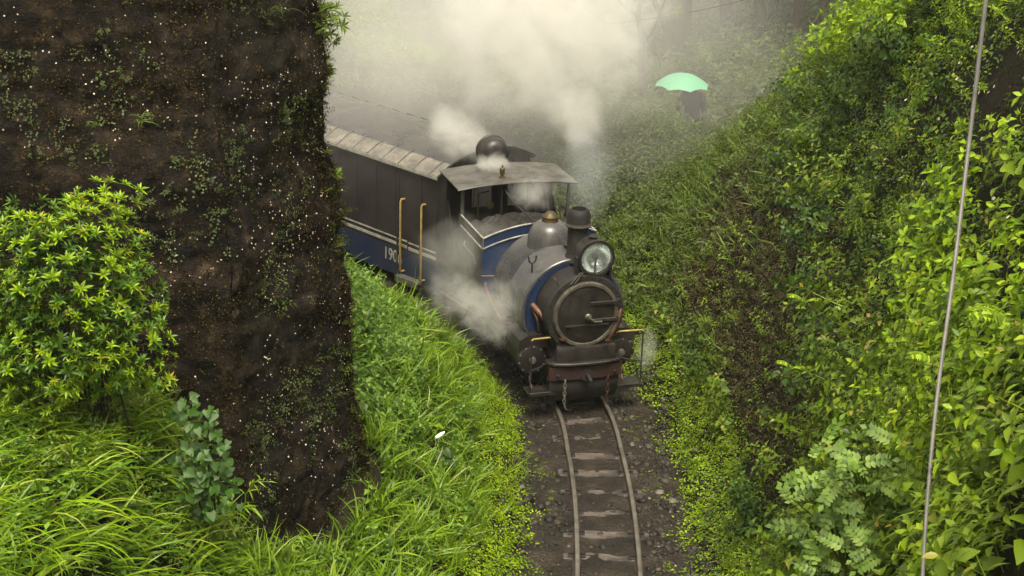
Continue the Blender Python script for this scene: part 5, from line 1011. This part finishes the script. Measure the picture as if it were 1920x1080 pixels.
# ferns on the near right bank
fr_m = [mesh_of(*frond(18, 1.0, 0.30), ML['bright']) for _ in range(1)]
for px, py, Y, fl, lbl in ((1930, 625, 8.7, (((-1.0, -0.30), 0.50), ((-0.6, -0.8), 0.40), ((-0.95, 0.25), 0.40), ((0.2, -1.0), 0.4)), 'large bright fern arching over the dark soil at the edge'), (1775, 690, 9.0, (((-1.0, -0.25), 0.32), ((-0.3, -0.9), 0.26), ((0.9, -0.4), 0.26)), 'small bright fern behind the cable'), (1490, 690, 13.6, (((-1, -0.2), 0.22), ((0.2, -0.9), 0.2)), 'little fern on the brown middle of the bank'), (1512, 565, 14.4, (((-0.9, -0.4), 0.26), ((0.4, -0.8), 0.24)), 'pale little fern high on the brown bank')):
    w = at(px, py, Y); o = empty('fern', w); tag(o, lbl, 'fern', 'ferns on the steep bank')
    for (dx, dy), l_ in fl: place('frond', fr_m[0], o, (0, 0, 0), (0.0001, 0, 1), math.atan2(dx, -dy), l_)

# pale pinnate-leaved bushes on the near right bank
pin_m = [mesh_of(*pinnate(rr, n_), ML['pale']) for n_ in (4, 5, 6)]
for px, py, Y, sx_, sy_, n_, lbl in ((1640, 860, 9.1, 125, 42, 24, 'bush of pale pinnate leaves spreading in front of the cable foot'), (1590, 960, 9.2, 110, 60, 28, 'lower bush of pale pinnate leaves on the near bank'), (1600, 1050, 9.0, 95, 30, 16, 'lowest sprays of pale pinnate leaves at the bottom edge')):
    w = at(px, py + sy_, Y + 0.25); o = empty('pinnate_bush', w); tag(o, lbl, 'bush', 'pale pinnate bushes'); stt = MB()
    for i in range(n_):
        q = at(px + rng.uniform(-1, 1) * sx_, py + rng.uniform(-1, 1) * sy_, Y + rng.uniform(-0.12, 0.12)) - w; place('pinnate_leaf', pin_m[i % 3], o, q, unit(np.array([rng.normal(-0.2, 0.25), -0.55 + rng.normal(0, 0.15), 0.8])), rng.uniform(0, 6.28), rng.uniform(0.12, 0.20)); stt.tube([(0, 0.05, -0.2), tuple(q * 0.6 + np.array([0, 0.08, -0.03])), tuple(q)], [0.007, 0.005, 0.003], 5)
    stt.build('stem', ML['slope'], o)

# cable running down the right side
def cable_mat():
    t = NT('grey_steel_cable'); co = t.coord('Object'); n = t.noise(co, 12, 4); return t.done(t.bsdf(t.ramp(n, [(0.3, (0.10, 0.095, 0.088)), (0.7, (0.17, 0.16, 0.15))]), 0.5, 0.1, 0.5))
M['cable'] = cable_mat()
cpts = catmull(np.array([at(1862, -130, 9.3), at(1848, 0, 9.2), at(1818, 260, 9.0), at(1787, 520, 8.5), at(1760, 720, 8.0), at(1742, 900, 7.5), at(1730, 1080, 7.0), at(1722, 1300, 6.4)]), 8)
cb = MB(); cb.tube([tuple(p) for p in cpts], [0.0140 - 0.0050 * i / len(cpts) for i in range(len(cpts))], 8); cb_o = cb.build('guy_cable', M['cable'], None, smooth=True); tag(cb_o, 'taut grey steel cable running down in front of the near bank', 'cable')

# overhead wires in the trees
for (a1, a2, sag, r_, lbl) in ((at(1130, 45, 33), at(1460, -18, 31), 0.10, 0.012, 'slack dark wire strung between the misty trees'), (at(640, 133, 30), at(960, 100, 33), 0.08, 0.010, 'faint thin wire crossing the steam above the coach')):
    pts = [tuple(a1 * (1 - u) + a2 * u - UP * sag * 4 * u * (1 - u)) for u in np.linspace(0, 1, 17)]; o = MB().tube(pts, r_, 6).build('overhead_wire', M['soot'], None, smooth=True); tag(o, lbl, 'wire')

# trees of the misty wood
leafT = [herb(rr, 4, 0.5, 0.5, 0.3, 0.3, lf=leaf_lo) for _ in range(3)]
def tree(px, py, Y, r0, lean, height, lbl, limbs=(), seed=0, crown=900):
    w = at(px, py, Y); x, y = w[0], w[1]; z0 = gz(x, y) - 0.15; o = empty('tree', (x, y, z0)); tag(o, lbl, 'tree', 'trees of the misty wood')
    r_ = np.random.default_rng(300 + seed); n = 12; pts = []; rad = []
    for i in range(n + 1):
        u = i / n; pts.append((lean[0] * u * height + r_.normal(0, 0.05) * (i > 0), lean[1] * u * height + r_.normal(0, 0.05) * (i > 0), u * height)); rad.append(r0 * (1 - 0.72 * u) * (1.45 if i == 0 else 1.12 if i == 1 else 1))
    tr = MB(); tr.tube(pts, rad, 12); tr.build('trunk', M['bark'], o, smooth=True)
    tips = []
    for (u, dx, dy, dz, l_, rr_) in list(limbs) + [(r_.uniform(0.45, 0.95), r_.normal(), r_.normal(), r_.uniform(0.3, 1.0), r_.uniform(1.2, 2.6), r0 * 0.3) for _ in range(7)]:
        i = int(u * n); p0 = np.array(pts[i]); d = unit(np.array([dx, dy, dz])); cur = [p0]; v = d.copy()
        for k in range(5): v = unit(v + r_.normal(0, 0.22, 3) + np.array([0, 0, 0.12])); cur.append(cur[-1] + v * l_ / 5)
        b = MB(); b.tube([tuple(c) for c in cur], [rr_ * (1 - 0.16 * k) for k in range(6)], 7); b.build('limb', M['bark'], o, smooth=True); tips += cur[2:]
    tips = np.array(tips); P = tips[r_.integers(0, len(tips), crown)] + r_.normal(0, 0.42, (crown, 3)) * np.array([1, 1, 0.7]); P = P[P[:, 2] > height * 0.33]
    V, F = scatter(leafT, P, unit(r_.normal(0, 0.6, P.shape) + UP * 0.6), r_.uniform(0.18, 0.42, len(P))); np_obj('crown', V, F, ML['olive'], o)
tree(1268, 150, 34.0, 0.27, (-0.01, 0.0), 7.5, 'thick dark tree trunk rising just behind the green umbrella', [(0.05, -0.75, -0.1, 0.5, 1.6, 0.12), (0.12, -0.55, -0.2, 0.9, 1.9, 0.10), (0.09, -0.9, 0.1, 0.35, 1.2, 0.08), (0.2, 0.5, 0.1, 0.8, 1.6, 0.06)], 1)
tree(1330, 85, 38.0, 0.085, (-0.02, 0), 6.5, 'slim straight tree right of the thick trunk', [(0.12, -0.7, 0, 0.6, 0.9, 0.04)], 2, 600)
tree(1370, 100, 35.0, 0.15, (-0.16, 0.02), 7, 'leaning tree tilting left above the undergrowth', [], 3, 700)
tree(1432, 105, 34.0, 0.13, (-0.15, 0.03), 7, 'second leaning tree, right of the first one', [(0.15, 0.6, 0, 0.7, 1.2, 0.05)], 4, 700)
tree(1402, 60, 41.0, 0.08, (-0.02, 0), 6.5, 'thin upright tree between the two leaning trees', [], 5, 500)
tree(1488, 75, 33.5, 0.12, (-0.03, 0.0), 7, 'brown shaded tree at the right end of the wood', [(0.1, 0.6, -0.3, 0.6, 1.1, 0.05)], 6, 700)
tree(1540, 50, 33.0, 0.10, (0.04, 0.0), 6.5, 'slender tree behind the crest of the bright bank', [], 7, 700)
tree(1208, 150, 31.5, 0.10, (-0.06, 0.0), 3.4, 'dark broken snag half hidden by the steam', [], 8, 60)
tree(876, 175, 37.0, 0.12, (0.0, 0.0), 6.5, 'ghostly straight trunk showing faintly through the steam', [], 9, 700)
tree(1000, 165, 35.0, 0.11, (-0.18, 0.0), 5.5, 'crooked faint trunk left of the dense steam', [(0.15, -0.8, 0, 0.5, 1.2, 0.05)], 10, 700)
tree(700, 150, 38.0, 0.12, (0.03, 0.0), 6.5, 'pale misty tree above the coach roof near the wall', [(0.2, 0.8, 0, 0.5, 1.4, 0.05)], 11, 900)
# shrubs of the hillside
for i, (px, py, Y, rad, lbl) in enumerate(((760, 200, 31, 0.9, 'misty round bush right behind the coach roof'), (680, 165, 33, 1.1, 'pale misty bush near the wall edge above the coach'), (960, 190, 32, 0.7, 'yellowish bush below the dense steam'), (1010, 245, 27.5, 0.45, 'dark little bush beside the rear headlight'), (1165, 215, 28.5, 0.7, 'dark bush in the steam left of the umbrella'), (1360, 175, 29, 0.8, 'brown-green bush right of the umbrella'), (1440, 120, 30, 0.9, 'dense bush under the leaning trees'), (1540, 60, 29, 0.9, 'shadowy bush behind the bright crest'), (1235, 190, 30, 0.6, 'dim bush just left of the umbrella'), (1640, 0, 26, 0.9, 'dark bush at the top edge behind the crest'))):
    w = at(px, py, Y); z0 = gz(w[0], w[1]); o = empty('bush', (w[0], w[1], z0)); tag(o, lbl, 'bush', 'bushes on the hillside')
    n_ = 420; v = unit(rng.normal(size=(n_, 3))); v[:, 2] = np.abs(v[:, 2]); p = v * rng.uniform(0.5, 1.0, (n_, 1)) * rad * np.array([1, 1, 0.85]) * (0.75 + 0.5 * fbm(v[:, 0] * 3 + i, v[:, 2] * 3, 7))[:, None]
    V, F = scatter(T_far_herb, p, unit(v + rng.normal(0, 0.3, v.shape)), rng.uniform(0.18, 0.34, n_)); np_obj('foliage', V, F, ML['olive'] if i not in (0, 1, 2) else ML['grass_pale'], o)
    b = MB()
    for k in range(6): e = v[k] * rad * 0.7; b.tube([(0, 0, -0.1), tuple(e * 0.5 + np.array([0, 0, 0.1])), tuple(e)], [0.03, 0.02, 0.01], 5)
    b.build('stem', M['bark'], o)

# ------------------------------------------------------------------ the person and the umbrella
PX, PY = 3.02, 28.45; PZ = gz(PX, PY); uw = at(1278, 129, 28.35)
person = empty('person', (PX, PY, PZ)); tag(person, 'person in dark clothes standing under the green umbrella', 'person')
H_ = uw[2] - PZ - 0.16; k_ = H_ / 1.75       # stature scaled to the place they stand on
def skin_body():
    J = {'pel': (0, 0, .95), 'spine': (0, .01, 1.15), 'chest': (0, 0, 1.35), 'neck': (0, -.01, 1.50), 'headb': (0, -.02, 1.56),
         'shL': (-.17, 0, 1.42), 'elL': (-.27, -.07, 1.17), 'wrL': (-.28, -.25, 1.24), 'haL': (-.265, -.29, 1.30), 'shR': (.17, 0, 1.42), 'elR': (.23, .02, 1.14), 'wrR': (.22, -.08, .92), 'haR': (.21, -.10, .84),
         'hiL': (-.09, 0, .90), 'knL': (-.10, -.02, .50), 'anL': (-.10, .02, .09), 'toL': (-.12, -.14, .03), 'hiR': (.09, 0, .90), 'knR': (.10, -.01, .50), 'anR': (.10, .03, .09), 'toR': (.12, -.13, .03)}
    E_ = [('pel', 'spine'), ('spine', 'chest'), ('chest', 'neck'), ('neck', 'headb'), ('chest', 'shL'), ('shL', 'elL'), ('elL', 'wrL'), ('wrL', 'haL'), ('chest', 'shR'), ('shR', 'elR'), ('elR', 'wrR'), ('wrR', 'haR'), ('pel', 'hiL'), ('hiL', 'knL'), ('knL', 'anL'), ('anL', 'toL'), ('pel', 'hiR'), ('hiR', 'knR'), ('knR', 'anR'), ('anR', 'toR')]
    rad = dict(pel=.15, spine=.15, chest=.17, neck=.062, headb=.06, shL=.085, elL=.06, wrL=.038, haL=.034, shR=.085, elR=.06, wrR=.038, haR=.034, hiL=.10, knL=.07, anL=.05, toL=.042, hiR=.10, knR=.07, anR=.05, toR=.042)
    nm_ = list(J); me = bpy.data.meshes.new('body'); me.from_pydata([tuple(np.array(J[n]) * k_) for n in nm_], [(nm_.index(a), nm_.index(b)) for a, b in E_], [])
    o = bpy.data.objects.new('body', me); COL.objects.link(o); sk = o.modifiers.new('skin', 'SKIN'); ss = o.modifiers.new('sub', 'SUBSURF'); ss.levels = ss.render_levels = 2
    for i, n in enumerate(nm_): v = me.skin_vertices[0].data[i]; v.radius = (rad[n] * k_, rad[n] * k_ * (0.78 if n in ('pel', 'spine', 'chest') else 1)); v.use_root = (n == 'pel')
    dg = bpy.context.evaluated_depsgraph_get(); fin = bpy.data.meshes.new_from_object(o.evaluated_get(dg)); bpy.data.objects.remove(o); fin.polygons.foreach_set('use_smooth', [True] * len(fin.polygons)); return fin
def cloth_mat():
    t = NT('dark_clothes'); co = t.coord('Object'); sx = t.new('ShaderNodeSeparateXYZ'); t.l.new(co, sx.inputs[0])
    up_ = t.ramp(sx.outputs[2], [(0.0, 0.0), (1.0, 1.0)]); n = t.noise(co, 14, 4); c = t.mix(0.5, (0.040, 0.028, 0.034), t.ramp(n, [(0.3, 0.5), (0.7, 1.0)]), 'MULTIPLY'); return t.done(t.bsdf(c, 0.85, 0, 0.2, t.bump(n, 0.3, 0.02)))
M['cloth'] = cloth_mat(); t_ = NT('skin'); M['skin'] = t_.done(t_.bsdf((0.28, 0.16, 0.10), 0.55)); t_ = NT('black_hair'); M['hair'] = t_.done(t_.bsdf((0.012, 0.010, 0.009), 0.5))
link('body', skin_body(), M['cloth'], person)
hv, hf = ico(3); hv = hv * np.array([0.076, 0.095, 0.115]); hv[:, 1] += np.where(hv[:, 2] < -0.04, -0.012, 0); nose = np.exp(-((hv[:, 0] / 0.018) ** 2 + ((hv[:, 2] + 0.01) / 0.03) ** 2)) * (hv[:, 1] < 0); hv[:, 1] -= nose * 0.022; eyes = np.exp(-(((np.abs(hv[:, 0]) - 0.03) / 0.015) ** 2 + ((hv[:, 2] - 0.012) / 0.012) ** 2)) * (hv[:, 1] < 0); hv[:, 1] += eyes * 0.008
head = np_obj('head', hv * k_, hf, M['skin'], person, True); head.location = (0, -0.03 * k_, 1.645 * k_)
hr = hv[:, 2] * 1.0; hmask = hv * 1.07; hmask[:, 1] = np.where((hv[:, 1] < -0.02) & (hv[:, 2] < 0.045), hv[:, 1] * 0.8 + 0.03, hmask[:, 1]); np_obj('hair', hmask * k_ + np.array([0, 0.006, 0.006]), hf, M['hair'], head, True)
for sx in (-1, 1):
    ear = MB(); ear.lathe([(0.006, -0.006), (0.022, -0.003), (0.024, 0.004), (0.01, 0.008)], (sx * 0.078 * k_, 0.0, -0.005), (sx, 0, 0), 10); ear.build('ear', M['skin'], head, smooth=True)
hand = MB()
for f in range(4): hand.tube([tuple(np.array(q) * k_) for q in ((-.27 + .006 * f, -.305, 1.29 + .02 * f), (-.245, -.335, 1.292 + .02 * f), (-.225, -.31, 1.292 + .02 * f))], 0.0085, 6)
hand.tube([tuple(np.array(q) * k_) for q in ((-.27, -.29, 1.33), (-.255, -.32, 1.375), (-.23, -.325, 1.38))], 0.009, 6); hand.tube([tuple(np.array(q) * k_) for q in ((-.28, -.28, 1.27), (-.265, -.30, 1.36))], 0.022, 8); hand.build('hand', M['skin'], person, smooth=True)
umb = empty('umbrella', (uw[0] + 0.0, uw[1] - 0.3, PZ)); tag(umb, 'open pale green umbrella held up on the misty slope', 'umbrella')
def umb_mat():
    t = NT('mint_green_nylon'); c = (0.17, 0.48, 0.30); b = t.bsdf(c, 0.45, 0, 0.4); tr = t.new('ShaderNodeBsdfTranslucent'); t.put(tr.inputs[0], (0.16, 0.50, 0.29)); mx = t.new('ShaderNodeMixShader'); mx.inputs[0].default_value = 0.3; t.l.new(b, mx.inputs[1]); t.l.new(tr.outputs[0], mx.inputs[2]); return t.done(mx.outputs[0])
M['umb'] = umb_mat(); UT = uw[2] - PZ; UR = 0.50
def up_pt(a, u, sag): r_ = UR * u * (1 - 0.085 * sag * u); return (r_ * math.cos(a), r_ * math.sin(a), UT - 0.02 - 0.225 * u ** 2.1 + 0.030 * sag * u * u)
for k in range(8):
    a0 = 2 * math.pi * k / 8 + 0.2; p = MB(); p.sheet([[up_pt(a0 + math.pi / 4 * j / 6, u, math.sin(math.pi * j / 6)) for j in range(7)] for u in np.linspace(0.02, 1, 9)]); p.build('canopy_panel', M['umb'], umb, smooth=True)
    rb = MB(); rb.tube([tuple(np.array(up_pt(a0, u, 0)) - np.array([0, 0, 0.006])) for u in np.linspace(0.03, 1.02, 9)], 0.004, 5); rb.tube([(0, 0, UT - 0.26), tuple(np.array(up_pt(a0, 0.55, 0)) - np.array([0, 0, 0.01]))], 0.003, 5); rb.build('rib', M['steel'], umb)
MB().tube([(0, 0, UT + 0.05), (0, 0, UT - 0.8)], [0.004, 0.007], 6).build('shaft', M['steel'], umb)
MB().tube([(0, 0, UT - 0.78), (0, 0, UT - 0.9), (0.02, 0, UT - 0.93), (0.045, 0, UT - 0.91)], 0.011, 6).build('handle', M['black'], umb, smooth=True)
# the person's raised hand closes on the shaft
person.location = (umb.location.x + 0.245 * k_, umb.location.y + 0.315 * k_, PZ)

P, d, q, N = field(16000, 2.2, 6.0, 6.5, 15.0, lambda x, y, d, q: (d > 1.9))
kb = bare(P, q); plant_mass('bank_moss', 'dark moss and tiny leaves on the bare soil at the edge', 'moss', T_moss, P[kb], unit(N[kb] + rng.normal(0, 0.25, N[kb].shape)), rng.uniform(0.03, 0.08, kb.sum()), ML['wallmoss'])
kb &= rng.uniform(0, 1, len(P)) < 0.05; plant_mass('bank_sprigs', 'small green sprigs on the bare soil at the edge', 'herbs', T_herb + T_near_narrow, P[kb], unit(N[kb] * 0.6 + UP * 0.4 + rng.normal(0, 0.25, N[kb].shape)), rng.uniform(0.08, 0.2, kb.sum()), ML['slope'])
# daisies and tiny leaves on the near dark soil at far right
P, d, q, N = field(9000, 2.6, 5.5, 10.0, 15.5, lambda x, y, d, q: (d > 2.0))
k = (rng.uniform(0, 1, len(P)) < 0.055 * sm(0.35, 0.6, fbm(P[:, 1] * 1.7, P[:, 2] * 1.7, 140))); plant_mass('bank_daisies', 'scattered small white daisies on the right-hand bank', 'daisies', [daisy()], P[k] + N[k] * 0.10, unit(N[k] + UP * 0.4 + rng.normal(0, 0.3, N[k].shape)), rng.uniform(0.010, 0.020, k.sum()), ML['petal'])
P, d, q, N = field(9000, 1.5, 4.5, 14.5, 21, lambda x, y, d, q: (d > 1.3) & (d < 3))
k = (rng.uniform(0, 1, len(P)) < 0.09 * sm(0.4, 0.6, fbm(P[:, 1] * 1.7, P[:, 2] * 1.7, 141))); plant_mass('seed_heads', 'tiny pale seed heads on the brown weeds', 'seed heads', [daisy(5)], P[k] + N[k] * 0.06, unit(N[k] + UP * 0.4 + rng.normal(0, 0.3, N[k].shape)), rng.uniform(0.006, 0.012, k.sum()), ML['pale'])

# ================================================================== STEAM
def steam_mat(name, dens, nscale, thr, amp, seed, col=(0.92, 0.905, 0.87), soft=1.0, radii=(1, 1, 1)):
    t = NT(name); co = t.coord('Object'); ln_ = t.new('ShaderNodeVectorMath', operation='LENGTH'); t.l.new(co, ln_.inputs[0])
    fall = t.math('MULTIPLY', t.math('SUBTRACT', 1.0, ln_.outputs['Value']), soft)
    mp = t.mapping(co, radii, (seed * 3.7, seed * 1.3, seed * 2.1)); n = t.noise(mp, nscale, 6, 0.62, 0.6)
    f = t.math('ADD', fall, t.math('MULTIPLY', t.math('SUBTRACT', n, 0.5), amp)); f = t.math('SUBTRACT', f, thr); f = t.math('MAXIMUM', f, 0.0)
    edge_ = t.math('MINIMUM', t.math('MULTIPLY', t.math('SUBTRACT', 1.0, ln_.outputs['Value']), 4.0), 1.0); f = t.math('MULTIPLY', f, t.math('MAXIMUM', edge_, 0.0))
    v = t.new('ShaderNodeVolumePrincipled'); v.inputs['Color'].default_value = (*col, 1); v.inputs['Anisotropy'].default_value = 0.0; t.put(v.inputs['Density'], t.math('MULTIPLY', f, dens)); t.l.new(v.outputs[0], t.out.inputs['Volume']); return t.m
icoV, icoF = ico(3)
def steam(name, lbl, c, radii, dens, nscale, thr=0.1, amp=2.2, rot=(0, 0, 0), seed=1, soft=1.0, col=(0.92, 0.905, 0.87)):
    m = steam_mat(name, dens, nscale, thr, amp, seed, col, soft, radii); o = np_obj(name, icoV, icoF, m); o.location = tuple(c); o.scale = radii; o.rotation_euler = rot; tag(o, lbl, 'steam', kind='stuff'); return o
steam('steam_plume', 'dense white steam plume billowing above the train', at(1030, 40, 25.3), (2.4, 1.7, 2.3), 1.5, 1.4, 0.12, 2.6, seed=1)
steam('steam_plume', 'lower curl of the steam plume behind the cab', at(1075, 215, 24.3), (0.75, 0.8, 0.75), 2.4, 2.0, 0.3, 2.0, seed=2)
steam('steam_jet', 'jet of white steam blowing back from the whistle', at(925, 305, 21.75), (0.30, 0.34, 0.22), 10, 5.0, 0.12, 1.6, seed=3)
steam('steam_jet', 'steam from the whistle rising over the coach roof', at(860, 250, 22.6), (0.75, 0.5, 0.45), 3.2, 3.0, 0.2, 1.8, (0, R(30), 0), seed=4)
steam('steam_wisp', 'thin steam drifting off toward the wall above the coach', at(760, 110, 27.0), (2.4, 1.8, 1.8), 0.36, 1.1, 0.0, 1.8, seed=5)
steam('steam_puff', 'wisp of steam in front of the cab opening', at(1000, 365, 20.75), (0.42, 0.25, 0.30), 3.0, 4.5, 0.12, 2.2, seed=6)
steam('steam_puff', 'steam leaking around the cylinder on the wall side', at(935, 585, 18.95), (0.60, 0.45, 0.52), 1.7, 4.5, 0.06, 2.6, seed=7)
steam('steam_puff', 'steam curling beneath the running board near the bank', at(865, 560, 19.6), (0.65, 0.5, 0.36), 1.6, 4.5, 0.08, 2.6, (0, R(25), 0), seed=8)
steam('steam_wisp', 'faint steam veil over the locomotive cab side', at(880, 480, 20.3), (0.95, 0.7, 0.65), 0.65, 3.0, 0.05, 2.0, seed=9)
steam('steam_puff', 'small puff of steam beside the step on the bank side', at(1213, 655, 18.8), (0.18, 0.2, 0.34), 2.4, 6.0, 0.08, 2.0, seed=10)
steam('chimney_smoke', 'thin bluish smoke rising from the chimney', at(1105, 320, 19.6), (0.45, 0.5, 0.85), 0.9, 3.0, 0.1, 1.6, seed=11, col=(0.85, 0.88, 0.93))
steam('steam_veil', 'broad thin veil of drifting steam over the train and slope', (0.1, 25.5, 3.4), (5.6, 4.6, 3.4), 0.135, 0.7, 0.0, 1.2, seed=14, soft=1.0)
steam('mist', 'thin mist under the leaning trees of the wood', (6.0, 38.0, 3.0), (8.5, 8.0, 5.5), 0.055, 0.3, 0.0, 0.6, seed=13, soft=1.2)
steam('mist', 'pale mist hanging among the trees of the wood', (-2.5, 39.5, 3.2), (12.5, 10.0, 6.5), 0.105, 0.22, 0.0, 0.8, seed=12, soft=1.2)

# ================================================================== HAZE
HZ = NT('thin_haze'); pv = HZ.new('ShaderNodeVolumePrincipled'); pv.inputs['Color'].default_value = (0.93, 0.92, 0.88, 1); pv.inputs['Density'].default_value = 0.0004; HZ.l.new(pv.outputs[0], HZ.out.inputs['Volume'])
hz = MB().box(-159, 159, -59, 219, -2.5, 14.5).build('haze', HZ.m); tag(hz, 'thin pale mist filling the cutting', 'haze', kind='stuff')
